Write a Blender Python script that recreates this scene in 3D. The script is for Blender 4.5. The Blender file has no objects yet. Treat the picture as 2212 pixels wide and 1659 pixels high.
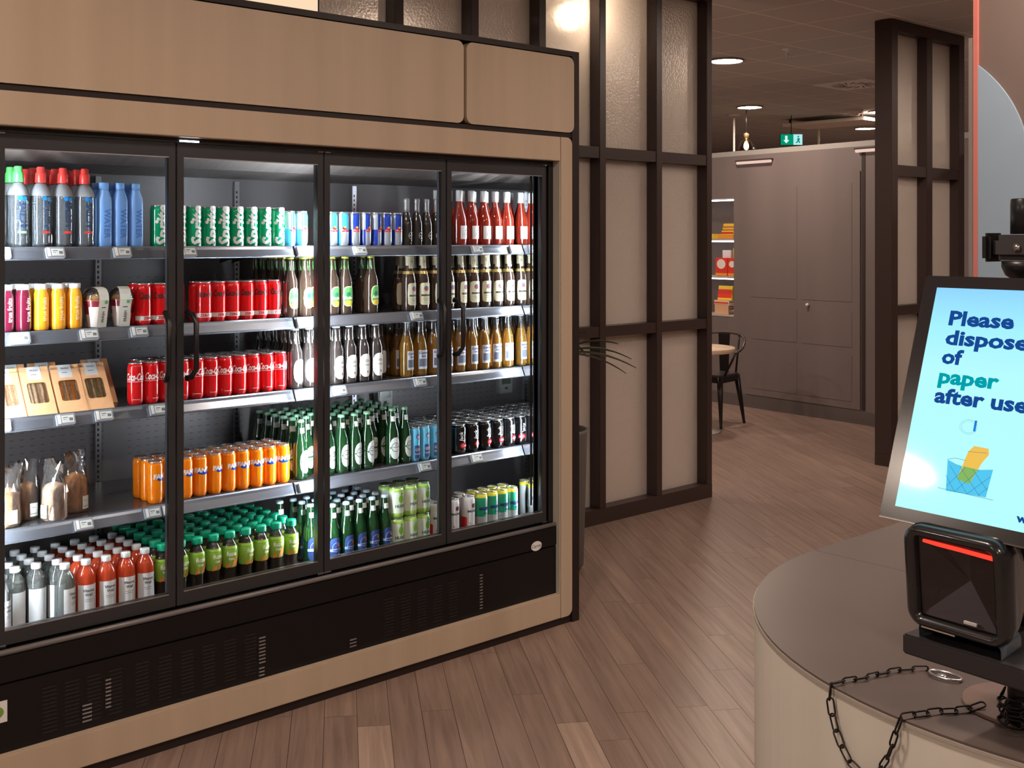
import bpy, bmesh, math, random
from math import sin, cos, pi, radians as R
from mathutils import Vector, Matrix
random.seed(7)
S = bpy.context.scene
C = S.collection

# ---------------------------------------------------------------- camera, world, exposure
FX = 2468.0
CAM_ANG = 47.823                       # viewing axis, degrees from +X
cam = bpy.data.objects.new('camera', bpy.data.cameras.new('camera'))
C.objects.link(cam)
cam.location = (0, 0, 1.70)
cam.rotation_euler = (R(90), 0, R(CAM_ANG - 90))
cam.data.sensor_width = 36
cam.data.lens = FX / 2212 * 36
cam.data.shift_y = -(829.5 - 517) / 2212
cam.data.clip_start = 0.05
S.camera = cam
S.view_settings.view_transform = 'Standard'
S.view_settings.look = 'None'
S.view_settings.exposure = 0.14
S.view_settings.gamma = 1
S.view_settings.use_curve_mapping = False
W = bpy.data.worlds.new('world'); S.world = W; W.use_nodes = True
W.node_tree.nodes['Background'].inputs[0].default_value = (0.5, 0.47, 0.45, 1)
W.node_tree.nodes['Background'].inputs[1].default_value = 0.15
S.cycles.max_bounces = 6
S.cycles.adaptive_threshold = .03
S.cycles.transparent_max_bounces = 24
S.cycles.transmission_bounces = 6
S.cycles.glossy_bounces = 4
S.cycles.diffuse_bounces = 4
S.cycles.caustics_reflective = False
S.cycles.sample_clamp_indirect = 25
S.cycles.use_denoising = True
LAMP = 190.0                            # radiance of the ceiling lamps
LED = 190.0                             # radiance of the cooler's light strips

# ---------------------------------------------------------------- materials
def lin(c):
    if isinstance(c, str):
        c = [int(c[i:i + 2], 16) / 255 for i in (0, 2, 4)]
        c = [x / 12.92 if x < .04045 else ((x + .055) / 1.055) ** 2.4 for x in c]
    return tuple(c) + (1,)
MATS = {}
def mat(name, col, rough=.5, metal=0, spec=.5, coat=0, emit=0, noise=None, alpha=1, bump=0):
    if name in MATS: return MATS[name]
    m = bpy.data.materials.new(name); m.use_nodes = True; MATS[name] = m
    nt = m.node_tree; b = nt.nodes['Principled BSDF']
    b.inputs['Base Color'].default_value = lin(col)
    b.inputs['Roughness'].default_value = rough
    b.inputs['Metallic'].default_value = metal
    b.inputs['Specular IOR Level'].default_value = spec
    b.inputs['Coat Weight'].default_value = coat
    if emit:
        b.inputs['Emission Color'].default_value = lin(col)
        b.inputs['Emission Strength'].default_value = emit
    if noise or bump:
        # noise = (scale xyz, amount): gentle variation of the colour
        tc = nt.nodes.new('ShaderNodeTexCoord'); mp = nt.nodes.new('ShaderNodeMapping')
        no = nt.nodes.new('ShaderNodeTexNoise'); no.inputs['Detail'].default_value = 4
        nt.links.new(tc.outputs['Object'], mp.inputs[0]); nt.links.new(mp.outputs[0], no.inputs['Vector'])
        mp.inputs['Scale'].default_value = noise[0] if noise else (20, 20, 20)
        no.inputs['Scale'].default_value = 1
        if noise:
            cr = nt.nodes.new('ShaderNodeMapRange')
            cr.inputs['From Min'].default_value = .3; cr.inputs['From Max'].default_value = .7
            cr.inputs['To Min'].default_value = 1 - noise[1]; cr.inputs['To Max'].default_value = 1 + noise[1]
            mx = nt.nodes.new('ShaderNodeVectorMath'); mx.operation = 'SCALE'
            mx.inputs[0].default_value = lin(col)[:3]
            nt.links.new(no.outputs[0], cr.inputs['Value']); nt.links.new(cr.outputs[0], mx.inputs['Scale'])
            nt.links.new(mx.outputs[0], b.inputs['Base Color'])
        if bump:
            bp = nt.nodes.new('ShaderNodeBump'); bp.inputs['Strength'].default_value = bump
            bp.inputs['Distance'].default_value = .002
            nt.links.new(no.outputs[0], bp.inputs['Height']); nt.links.new(bp.outputs[0], b.inputs['Normal'])
    return m
def emat(name, col, s):
    if name in MATS: return MATS[name]
    m = bpy.data.materials.new(name); m.use_nodes = True; MATS[name] = m
    nt = m.node_tree; nt.nodes.clear()
    o = nt.nodes.new('ShaderNodeOutputMaterial'); e = nt.nodes.new('ShaderNodeEmission')
    e.inputs[0].default_value = lin(col); e.inputs[1].default_value = s
    nt.links.new(e.outputs[0], o.inputs[0])
    return m
def clear(name, tint, gloss=.12, rough=.03, body=0, bodycol=(1, 1, 1), extra=0):
    """clear plastic or glass: tinted see-through, mirror sheen by facing angle, optional milky body"""
    if name in MATS: return MATS[name]
    m = bpy.data.materials.new(name); m.use_nodes = True; MATS[name] = m
    nt = m.node_tree; nt.nodes.clear(); N = nt.nodes.new; L = nt.links.new
    o = N('ShaderNodeOutputMaterial')
    t = N('ShaderNodeBsdfTransparent'); t.inputs[0].default_value = lin(tint)
    g = N('ShaderNodeBsdfAnisotropic'); g.inputs['Roughness'].default_value = rough
    lw = N('ShaderNodeLayerWeight'); lw.inputs[0].default_value = gloss
    base = t
    if body:
        d = N('ShaderNodeBsdfDiffuse'); d.inputs[0].default_value = lin(bodycol)
        tr = N('ShaderNodeBsdfTranslucent'); tr.inputs[0].default_value = lin(bodycol)
        a = N('ShaderNodeMixShader'); a.inputs[0].default_value = .35
        L(d.outputs[0], a.inputs[1]); L(tr.outputs[0], a.inputs[2])
        b2 = N('ShaderNodeMixShader'); b2.inputs[0].default_value = body
        L(t.outputs[0], b2.inputs[1]); L(a.outputs[0], b2.inputs[2]); base = b2
    mx = N('ShaderNodeMixShader')
    ad = N('ShaderNodeMath'); ad.operation = 'ADD'; ad.use_clamp = True; ad.inputs[1].default_value = extra
    L(lw.outputs['Fresnel'], ad.inputs[0]); L(ad.outputs[0], mx.inputs[0])
    L(base.outputs[0], mx.inputs[1]); L(g.outputs[0], mx.inputs[2]); L(mx.outputs[0], o.inputs[0])
    return m

def wood_mat(name, col, ax=(14, 14, .7), amt=.09, rough=.5):
    return mat(name, col, rough, noise=(ax, amt), spec=.35)
M_wood = wood_mat('light_oak_veneer', (.51, .395, .295), (9, 9, .5), .07, .45)
M_case = mat('dark_brown_case', (.020, .011, .010), .5, spec=.35)
M_black = mat('black_plastic', (.012, .012, .013), .35)
M_blackpanel = mat('black_gloss_panel', (.008, .007, .008), .3, spec=.3)
M_frame = mat('dark_partition_steel', (.048, .028, .026), .4)
M_doorframe = mat('anthracite_aluminium', (.045, .046, .052), .35, .3)
M_steel = mat('brushed_steel', (.55, .56, .60), .28, .9)
M_rail = mat('grey_price_rail', (.20, .215, .25), .2, .6)
M_inner = mat('cooler_inner_grey', (.21, .19, .195), .42, .1)
M_chrome = mat('chrome', (.8, .8, .8), .08, 1)
M_white = mat('white_plastic', (.8, .8, .8), .35)
M_paper = mat('white_paper', (.82, .82, .80), .6)
M_silver = mat('can_aluminium', (.62, .63, .64), .25, .85)
M_ink = mat('black_ink', (.012, .012, .014), .5)
M_glassdoor = clear('door_glass', (.94, .95, .96), .08, .02)
M_grid = None

# ---------------------------------------------------------------- mesh helpers
class MB:
    def __init__(s): s.v = []; s.f = []; s.m = []; s.sm = []
    def quadbox(s, x0, y0, z0, x1, y1, z1, mi=0):
        b = len(s.v)
        s.v += [(x0,y0,z0),(x1,y0,z0),(x1,y1,z0),(x0,y1,z0),(x0,y0,z1),(x1,y0,z1),(x1,y1,z1),(x0,y1,z1)]
        for f in ((3,2,1,0),(4,5,6,7),(0,1,5,4),(1,2,6,5),(2,3,7,6),(3,0,4,7)):
            s.f.append(tuple(b + i for i in f)); s.m.append(mi); s.sm.append(False)
        return s
    def obox(s, M, sx, sy, sz, mi=0):
        b = len(s.v); s.quadbox(-sx/2,-sy/2,-sz/2,sx/2,sy/2,sz/2,mi)
        for i in range(b, len(s.v)): s.v[i] = tuple(M @ Vector(s.v[i]))
        return s
    def poly(s, pts, mi=0, smooth=False):
        b = len(s.v); s.v += [tuple(p) for p in pts]; s.f.append(tuple(range(b, b + len(pts)))); s.m.append(mi); s.sm.append(smooth); return s
    def prism(s, outline, z0, z1, mi=0, ax='z'):
        """closed outline (ccw) extruded; ax='z': (x,y); ax='y': outline is (x,z) extruded along y; ax='x': (y,z)"""
        def P(p, t):
            return (p[0], p[1], t) if ax == 'z' else ((p[0], t, p[1]) if ax == 'y' else (t, p[0], p[1]))
        n = len(outline); b = len(s.v)
        s.v += [P(p, z0) for p in outline] + [P(p, z1) for p in outline]
        s.f.append(tuple(b + i for i in reversed(range(n)))); s.f.append(tuple(b + n + i for i in range(n)))
        s.m += [mi, mi]; s.sm += [False, False]
        for i in range(n):
            j = (i + 1) % n; s.f.append((b+i, b+j, b+n+j, b+n+i)); s.m.append(mi); s.sm.append(False)
        return s
    def lathe(s, prof, seg=20, cx=0, cy=0, mfn=None, mi=0, sq=0, smooth=True, caps=True):
        """prof [(r,z)]; mfn(angle_from_front, z)->material index; sq>0 squares the section"""
        b = len(s.v)
        for r, z in prof:
            for k in range(seg):
                a = 2 * pi * k / seg
                q = 1
                if sq: q = 1 / (abs(cos(a)) ** sq + abs(sin(a)) ** sq) ** (1 / sq)
                s.v.append((cx + r * q * sin(a), cy - r * q * cos(a), z))
        for i in range(len(prof) - 1):
            for k in range(seg):
                k2 = (k + 1) % seg
                s.f.append((b+i*seg+k, b+i*seg+k2, b+(i+1)*seg+k2, b+(i+1)*seg+k))
                if mfn:
                    a = 2 * pi * (k + .5) / seg; a = a if a < pi else a - 2 * pi
                    s.m.append(mfn(a, (prof[i][1] + prof[i+1][1]) / 2))
                else: s.m.append(mi)
                s.sm.append(smooth)
        if caps:
            n = len(prof) - 1
            if prof[0][0] > 1e-5: s.f.append(tuple(b + k for k in reversed(range(seg)))); s.m.append(s.m[-1] if mfn else mi); s.sm.append(False)
            if prof[n][0] > 1e-5: s.f.append(tuple(b + n*seg + k for k in range(seg))); s.m.append(s.m[-2] if mfn else mi); s.sm.append(False)
        return s
    def tube(s, pts, r, seg=8, mi=0, closed=False):
        pts = [Vector(p) for p in pts]; n = len(pts); b = len(s.v); up0 = None
        for i, p in enumerate(pts):
            if closed: d = pts[(i+1) % n] - pts[i-1]
            else: d = pts[min(i+1, n-1)] - pts[max(i-1, 0)]
            d.normalize()
            if up0 is None: up0 = Vector((0,0,1)) if abs(d.z) < .9 else Vector((1,0,0))
            x = d.cross(up0).normalized(); y = x.cross(d).normalized(); up0 = y
            rr = r[i] if isinstance(r, (list, tuple)) else r
            for k in range(seg):
                a = 2*pi*k/seg; s.v.append(tuple(p + x*rr*cos(a) + y*rr*sin(a)))
        for i in range(n if closed else n - 1):
            i2 = (i + 1) % n
            for k in range(seg):
                k2 = (k+1) % seg
                s.f.append((b+i*seg+k2, b+i*seg+k, b+i2*seg+k, b+i2*seg+k2)); s.m.append(mi); s.sm.append(True)
        if not closed:
            s.f.append(tuple(b + k for k in range(seg))); s.m.append(mi); s.sm.append(False)
            s.f.append(tuple(b + (n-1)*seg + k for k in reversed(range(seg)))); s.m.append(mi); s.sm.append(False)
        return s
    def flat(s, F, fn, mi=0):
        """F = (verts2d, faces); fn maps (u,v)->xyz"""
        b = len(s.v); s.v += [tuple(fn(u, v)) for u, v in F[0]]
        for f in F[1]: s.f.append(tuple(b + i for i in f)); s.m.append(mi); s.sm.append(False)
        return s
    def mesh(s, name, mats):
        me = bpy.data.meshes.new(name); me.from_pydata(s.v, [], s.f)
        for m in (mats if isinstance(mats, (list, tuple)) else [mats]): me.materials.append(m)
        me.polygons.foreach_set('material_index', s.m); me.polygons.foreach_set('use_smooth', s.sm)
        me.update(); return me
    def obj(s, name, mats, parent=None, bevel=0, label=None):
        return link(name, s.mesh(name, mats), parent, bevel, label)
def link(name, me, parent=None, bevel=0, label=None):
    o = bpy.data.objects.new(name, me); C.objects.link(o)
    if parent: o.parent = parent
    if bevel:
        bm = bmesh.new(); bm.from_mesh(me); bmesh.ops.remove_doubles(bm, verts=bm.verts, dist=1e-6)
        es = [e for e in bm.edges if len(e.link_faces) == 2 and e.calc_face_angle(0) > R(30)]
        bmesh.ops.bevel(bm, geom=es, offset=bevel, segments=2, affect='EDGES', clamp_overlap=True)
        bm.to_mesh(me); bm.free()
    if label: o['label'] = label
    return o
def tag(o, label, cat, group=None):
    o['label'] = label; o['category'] = cat
    if group: o['group'] = group
    return o
def thing(name, label, cat, loc=(0,0,0), rz=0, group=None):
    o = bpy.data.objects.new(name, None); o.empty_display_size = .05; C.objects.link(o)
    o.location = loc; o.rotation_euler = (0, 0, rz)
    return tag(o, label, cat, group)
def struct(o): o['kind'] = 'structure'; return o

# 2-D artwork pieces (verts, faces)
def rect(u0, v0, u1, v1, nu=6):
    V = []; F = []
    for i in range(nu + 1):
        u = u0 + (u1-u0)*i/nu; V += [(u, v0), (u, v1)]
    for i in range(nu): F.append((2*i, 2*i+2, 2*i+3, 2*i+1))
    return V, F
def ell(cu, cv, a, b, n=20, nu=8, p=2.0):
    V = []; F = []
    for i in range(nu + 1):
        t = -1 + 2*i/nu; t = sin(t*pi/2); h = b*max(0, 1-abs(t)**p)**(1/p)
        V += [(cu+a*t, cv-h), (cu+a*t, cv+h)]
    for i in range(nu): F.append((2*i, 2*i+2, 2*i+3, 2*i+1))
    return V, F
def star(cu, cv, r):
    V = [(cu, cv)] + [(cu + (r if k % 2 == 0 else r*.42)*sin(pi*k/5), cv + (r if k % 2 == 0 else r*.42)*cos(pi*k/5)) for k in range(10)]
    return V, [(0, 1+(k+1) % 10, 1+k) for k in range(10)]
_tc = {}
def text(body, size, shear=0, bold=0, cut=0, vert=0, width=None, align='CENTER'):
    """flat lettering centred on 0; vert=1 reads upward, vert=-1 reads downward; cut = strip width along u"""
    key = (body, size, shear, bold, cut, vert, width, align)
    if key in _tc: return _tc[key]
    cu = bpy.data.curves.new('lettering', 'FONT'); cu.body = body; cu.size = size; cu.shear = shear
    cu.offset = bold; cu.resolution_u = 2; cu.align_x = align; cu.align_y = 'CENTER'
    o = bpy.data.objects.new('lettering', cu); C.objects.link(o)
    dg = bpy.context.evaluated_depsgraph_get(); dg.update()
    me = bpy.data.meshes.new_from_object(o.evaluated_get(dg))
    bpy.data.objects.remove(o); bpy.data.curves.remove(cu)
    bm = bmesh.new(); bm.from_mesh(me); bpy.data.meshes.remove(me)
    xs = [v.co.x for v in bm.verts]; ys = [v.co.y for v in bm.verts]
    if width:
        k = width / (max(xs) - min(xs))
        for v in bm.verts: v.co.x *= k
    my = (max(ys) + min(ys)) / 2
    for v in bm.verts:
        x, y = v.co.x, v.co.y - my
        v.co = (x, y, 0) if vert == 0 else ((-y, x, 0) if vert > 0 else (y, -x, 0))
    if cut:
        us = [v.co.x for v in bm.verts]; t = math.floor(min(us)/cut)*cut
        while t < max(us):
            bmesh.ops.bisect_plane(bm, geom=bm.verts[:]+bm.edges[:]+bm.faces[:], plane_co=(t,0,0), plane_no=(1,0,0)); t += cut
    bm.verts.index_update()
    res = ([(v.co.x, v.co.y) for v in bm.verts], [tuple(v.index for v in f.verts) for f in bm.faces])
    bm.free(); _tc[key] = res; return res
def shift(F, du, dv): return [(u+du, v+dv) for u, v in F[0]], F[1]
def wrap(Rf, off=.0006, a0=0):
    """map (u,v) to a round body of radius Rf(v) (or constant)"""
    def fn(u, v):
        r = Rf(v) if callable(Rf) else Rf
        a = a0 + u / r; r += off
        return (r*sin(a), -r*cos(a), v)
    return fn
def interp(prof):
    def f(z):
        for (r0, z0), (r1, z1) in zip(prof, prof[1:]):
            if min(z0, z1) <= z <= max(z0, z1) and z1 != z0: return r0 + (r1-r0)*(z-z0)/(z1-z0)
        return prof[-1][0]
    return f
def rrect(x0, z0, x1, z1, r, n=6):
    pts = []
    for cx, cz, a0 in ((x1-r, z0+r, -90), (x1-r, z1-r, 0), (x0+r, z1-r, 90), (x0+r, z0+r, 180)):
        for i in range(n+1):
            a = R(a0 + 90*i/n); pts.append((cx + r*cos(a), cz + r*sin(a)))
    return pts

# ================================================================ ROOM
ZC = 3.35
# floor: real planks laid at 56.3 degrees to the cooler, tone varies plank by plank
def build_floor():
    ang = R(56.3); ca, sa = cos(ang), sin(ang)
    w, Lp = .115, 1.22
    V = []; F = []; T = []
    rnd = random.Random(3)
    def P(al, ac): return (al*ca - ac*sa, al*sa + ac*ca)
    for k in range(-95, 110):
        ac1 = -.054 - k*w; ac0 = ac1 - w
        off = rnd.random()*Lp
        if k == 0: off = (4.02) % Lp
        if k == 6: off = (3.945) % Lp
        n0 = int((-9-off)//Lp); 
        for i in range(n0, 17):
            a0 = off + i*Lp; a1 = a0 + Lp
            x, y = P((a0+a1)/2, (ac0+ac1)/2)
            if not (-5.5 < x < 18.5 and -4.5 < y < 14.5): continue
            t = rnd.gauss(.5, .075)
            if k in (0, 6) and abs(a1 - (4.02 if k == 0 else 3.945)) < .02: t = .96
            elif y < 4 and x < 6: t = min(t, .6)
            g = .0008
            b = len(V)
            for al, ac in ((a0+g, ac0+g), (a1-g, ac0+g), (a1-g, ac1-g), (a0+g, ac1-g)):
                x, y = P(al, ac); V.append((x, y, 0.0))
            F.append((b, b+1, b+2, b+3)); T.append((min(max(t, 0), 1), rnd.random()))
    me = bpy.data.meshes.new('floor'); me.from_pydata(V, [], F)
    ca_ = me.color_attributes.new('tone', 'FLOAT_COLOR', 'CORNER')
    for p in me.polygons:
        for li in p.loop_indices: ca_.data[li].color = (T[p.index][0], T[p.index][1], 0, 1)
    m = bpy.data.materials.new('oak_floor_planks'); m.use_nodes = True
    nt = m.node_tree; N = nt.nodes.new; L = nt.links.new; b = nt.nodes['Principled BSDF']
    at = N('ShaderNodeAttribute'); at.attribute_name = 'tone'
    sp = N('ShaderNodeSeparateColor'); L(at.outputs['Color'], sp.inputs[0])
    tc = N('ShaderNodeTexCoord'); mp = N('ShaderNodeMapping'); L(tc.outputs['Object'], mp.inputs[0])
    mp.vector_type = 'TEXTURE'; mp.inputs['Rotation'].default_value = (0, 0, ang); mp.inputs['Scale'].default_value = (.9, .045, 1)
    ad = N('ShaderNodeVectorMath'); ad.operation = 'ADD'; cb = N('ShaderNodeCombineXYZ')
    mu = N('ShaderNodeMath'); mu.operation = 'MULTIPLY'; mu.inputs[1].default_value = 30
    L(sp.outputs[1], mu.inputs[0]); L(mu.outputs[0], cb.inputs[0]); L(mp.outputs[0], ad.inputs[0]); L(cb.outputs[0], ad.inputs[1])
    no = N('ShaderNodeTexNoise'); no.inputs['Scale'].default_value = 1.6; no.inputs['Detail'].default_value = 6; no.inputs['Roughness'].default_value = .6
    no.inputs['Distortion'].default_value = .6
    L(ad.outputs[0], no.inputs['Vector'])
    r1 = N('ShaderNodeValToRGB'); L(sp.outputs[0], r1.inputs[0])
    r1.color_ramp.elements[0].color = (.19, .128, .105, 1); r1.color_ramp.elements[1].color = (.42, .305, .245, 1)
    e = r1.color_ramp.elements.new(.6); e.color = (.285, .196, .160, 1)
    mr = N('ShaderNodeMapRange'); mr.inputs['From Min'].default_value = .3; mr.inputs['From Max'].default_value = .7
    mr.inputs['To Min'].default_value = .74; mr.inputs['To Max'].default_value = 1.22; L(no.outputs[0], mr.inputs[0])
    sc = N('ShaderNodeVectorMath'); sc.operation = 'SCALE'; L(r1.outputs[0], sc.inputs[0]); L(mr.outputs[0], sc.inputs['Scale'])
    L(sc.outputs[0], b.inputs['Base Color'])
    b.inputs['Roughness'].default_value = .34; b.inputs['Specular IOR Level'].default_value = .45
    bp = N('ShaderNodeBump'); bp.inputs['Strength'].default_value = .25; bp.inputs['Distance'].default_value = .002
    L(no.outputs[0], bp.inputs['Height']); L(bp.outputs[0], b.inputs['Normal'])
    me.materials.append(m)
    o = struct(bpy.data.objects.new('floor', me)); C.objects.link(o)
    MB().quadbox(-5, -4, -.12, 18, 14, -.002).obj('subfloor', mat('dark_joint', (.03, .018, .013), .8), o)
build_floor()

def grid_ceiling():
    m = bpy.data.materials.new('dark_ceiling_tiles'); m.use_nodes = True
    nt = m.node_tree; N = nt.nodes.new; L = nt.links.new; b = nt.nodes['Principled BSDF']
    tc = N('ShaderNodeTexCoord'); sx = N('ShaderNodeSeparateXYZ'); L(tc.outputs['Object'], sx.inputs[0])
    outs = []
    for i, o0 in ((0, .165), (1, .14)):
        a = N('ShaderNodeMath'); a.operation = 'ADD'; a.inputs[1].default_value = 50 * .64 + o0
        L(sx.outputs[i], a.inputs[0])
        md = N('ShaderNodeMath'); md.operation = 'MODULO'; md.inputs[1].default_value = .64; L(a.outputs[0], md.inputs[0])
        lt = N('ShaderNodeMath'); lt.operation = 'LESS_THAN'; lt.inputs[1].default_value = .016; L(md.outputs[0], lt.inputs[0]); outs.append(lt)
    mx = N('ShaderNodeMath'); mx.operation = 'MAXIMUM'; L(outs[0].outputs[0], mx.inputs[0]); L(outs[1].outputs[0], mx.inputs[1])
    c = N('ShaderNodeMix'); c.data_type = 'RGBA'; L(mx.outputs[0], c.inputs[0])
    c.inputs[6].default_value = (.60, .59, .59, 1); c.inputs[7].default_value = (.95, .86, .78, 1)
    L(c.outputs[2], b.inputs['Base Color']); b.inputs['Roughness'].default_value = .75
    return m
struct(MB().quadbox(-5, -4, ZC, 18, 14, ZC + .1).obj('ceiling', grid_ceiling()))
M_wallp = mat('warm_grey_wall_paint', (.30, .255, .235), .7)
struct(MB().quadbox(-5.1, -4, 0, -5, 14, ZC).obj('wall_left', M_wallp))
struct(MB().quadbox(-5, -4.1, 0, 18, -4, ZC).obj('wall_front', M_wallp))
struct(MB().quadbox(18, -4, 0, 18.1, 14, ZC).obj('wall_right', M_wallp))
struct(MB().quadbox(-5, 14, 0, 18, 14.1, ZC).obj('wall_back', M_wallp))

# ---------------------------------------------------------------- ceiling lamps
def lamp(x, y, label, r=.15, s=1.0):
    t = thing('downlight', label, 'ceiling lamp', (x, y, ZC), 0, 'round recessed ceiling lamps')
    MB().lathe([(r, .0), (r+.012, -.004), (r+.012, -.016), (r-.004, -.018), (r-.004, -.004)], 32, caps=False).obj('trim_ring', mat('lamp_trim', (.35, .3, .27), .4), t)
    MB().lathe([(.0001, -.013), (r*.7, -.0135), (r-.003, -.012)], 32, caps=False).obj('diffuser', emat('lamp_light_%s' % s, (1, .81, .66), LAMP*s), t)
    return t
for x, y, l in ((8.51, 6.46, 'round ceiling lamp nearest, at the edge of the partition'),
                (11.71, 8.53, 'round ceiling lamp to the right above the hanging rod and exit sign'),
                (13.39, 7.71, 'round ceiling lamp beside the disc-shaped wifi unit'),
                (15.22, 9.01, 'round ceiling lamp farthest back, lowest of the right pair'),
                ):
    lamp(x, y, l)
for i, (x, y) in enumerate(((-2.25, 4.35), (-2.2, 1.3), (.9, 1.7), (3.9, 1.4), (6.9, 3.1), (.9, -1.6), (3.9, -1.6), (7.0, -.4), (-2.2, -1.7), (2.4, 6.6), (5.4, 7.5), (-1, 7.4), (10.6, 2.2), (4.2, 9.0), (8.2, 9.8), (10.4, 4.6))):  # unseen lamps added to light the room; first read off the monitor's reflection
    lamp(x, y, 'round ceiling lamp over the shop floor outside the picture', s=1.0)

t = thing('globe_lamp', 'glaring lamp right behind the textured glass above the fridge', 'lamp', (4.985, 4.965, ZC-.05))
MB().tube([(0, 0, .05), (0, 0, -.16)], .006, 6).obj('stem', M_black, t)
MB().lathe([(.001, -.150), (.040, -.162), (.068, -.195), (.075, -.225), (.068, -.255), (.040, -.288), (.001, -.300)], 24, caps=False).obj('globe', emat('globe_light', (1, .78, .56), 60), t)

# ================================================================ COOLER
D = 3.58; XL = .50
fr = thing('display_fridge', 'long glass-door drinks fridge set in a pale wood surround', 'fridge', (2.0, D, 0))
FO = Vector((2.0, D, 0))
def fpart(name, mb, mats, parent=None, bevel=0, label=None):
    """parts are drawn in world measures, then moved under the fridge's own origin"""
    o = mb.obj(name, mats, parent or fr, bevel, label)
    if parent is None:
        for v in o.data.vertices: v.co -= FO
    else:
        for v in o.data.vertices: v.co -= FO
    return o
c = MB()
c.quadbox(3.604, D, 0, 3.648, 4.50, 2.535)           # right cheek
c.quadbox(XL-.15, D, 0, XL-.10, 4.50, 2.535)
c.quadbox(XL-.10, D+.04, 2.10, 3.604, 4.50, 2.52)    # top box behind the fascia
c.quadbox(XL-.10, D, 2.512, 3.604, 4.50, 2.535)
c.quadbox(XL-.10, 4.36, .0, 3.604, 4.50, 2.10)
c.quadbox(XL-.10, D+.05, 0, 3.604, 4.36, .40)
c.quadbox(XL-.10, D+.004, 2.15, 3.604, D+.05, 2.17)
c.quadbox(XL-.10, D+.01, 0, 3.604, D+.05, .034)
c.quadbox(3.532, D+.05, .034, 3.604, 4.36, 2.10)
fpart('case', c, M_case)
# wooden surround
w = MB(); w.quadbox(XL-.10, D, 2.045, 3.533, D+.05, 2.15); fpart('surround_board', w, M_wood, bevel=.002)
w = MB(); w.quadbox(XL-.10, D, .034, 3.533, D+.05, .14); fpart('surround_board', w, M_wood, bevel=.002)
w = MB(); w.quadbox(XL-.10, D, .14, XL, D+.05, 2.045); fpart('surround_board', w, M_wood, bevel=.002)
r_ = .03
ol = [(3.535, .034)] + [(3.604-r_+r_*sin(R(a)), .034+r_-r_*cos(R(a))) for a in range(0, 91, 15)] + [(3.604-r_+r_*cos(R(a)), 2.15-r_+r_*sin(R(a))) for a in range(0, 91, 15)] + [(3.535, 2.15)]
fpart('surround_board', MB().prism(ol[::-1], D, D+.05, ax='y'), M_wood)
fpart('jamb_strip', MB().quadbox(3.529, D+.002, .14, 3.532, D+.05, 2.045), mat('cream_edge', (.62, .58, .50), .5))
for a, b_ in ((XL-.06, 2.976), (2.991, 3.612)):
    fpart('fascia_panel', MB().prism(rrect(a, 2.172, b_, 2.506, .032)[::-1], D-.004, D+.04, ax='y'), M_wood)
# inner liner
l = MB()
l.quadbox(XL, 4.30, .42, 3.532, 4.36, 2.09)
l.quadbox(XL, D+.05, 2.06, 3.532, 4.30, 2.10)
l.quadbox(XL-.02, D+.05, .40, XL, 4.30, 2.06)
fpart('inner_liner', l, M_inner)
l = MB().prism([(3.80, 2.06), (3.72, 2.06), (3.74, 2.035), (3.98, 1.965), (4.30, 1.95), (4.30, 2.06)], XL, 3.45, ax='x')
fpart('air_duct', l, mat('duct_reflection_tone', (.36, .31, .29), .4, noise=((40, 1, 1), .12)))  # lighter streaked tone paints slats reflected in the canopy
fpart('base_deck', MB().quadbox(XL, D+.09, .42, 3.50, 4.30, .45), mat('deck_grey', (.07, .062, .062), .25, .3))
# end wall, polished so the rows repeat in it
fpart('mirror_panel', MB().quadbox(3.452, 3.672, .45, 3.47, 4.30, 2.06), mat('end_mirror', (.62, .62, .63), .04, 1))
fpart('filler_strip', MB().quadbox(3.502, D+.045, .14, 3.531, D+.09, 2.045), M_black)
# perforation slots and shelf uprights on the back
p = MB()
for zr in (1.55, 1.47, 1.27, .99, .965, .94, .915, .89, .865, .70):
    for k in range(64):
        x = 1.10 + k*.037
        if abs((x-.02) % .585 - .05) < .03: continue
        p.quadbox(x, 4.297, zr, x+.014, 4.2995, zr+.003)
fpart('air_slots', p, mat('slot_grey', (.11, .10, .10), .5))
p = MB()
for x in (1.16, 1.745, 2.33, 2.915):
    p.quadbox(x, 4.285, .5, x+.022, 4.298, 1.94)
fpart('shelf_upright', p, M_steel)
p = MB()
for x in (1.16, 1.745, 2.33, 2.915):
    for k in range(70): p.quadbox(x+.006, 4.2838, .51+k*.02, x+.012, 4.2848, .52+k*.02)
fpart('upright_slots', p, M_black)

# shelves
SHZ = {'top': 1.673, 'second': 1.403, 'third': 1.131, 'fourth': .780}
SY = 3.745
for nm, z in SHZ.items():
    for x0, x1 in ((XL+.01, 1.105), (1.115, 2.275), (2.283, 3.449)):
        sh = fpart('shelf', MB().quadbox(x0, SY+.004, z-.018, x1, 4.26, z), mat('shelf_tray', (.10, .09, .09), .25, .5))
        pr = [(SY+.006, z+.001), (SY+.001, z+.003), (SY-.003, z-.001), (SY-.006, z-.010), (SY-.017, z-.033), (SY-.020, z-.037), (SY-.017, z-.040), (SY-.002, z-.038), (SY+.004, z-.02)]
        fpart('price_rail', MB().prism(pr, x0, x1, ax='x'), M_rail, sh)
        for bx in (x0+.02, x1-.026):
            fpart('bracket', MB().prism([(4.26, z-.018), (3.95, z-.018), (4.26, z-.07)], bx, bx+.004, ax='x'), M_black, sh)

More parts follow.
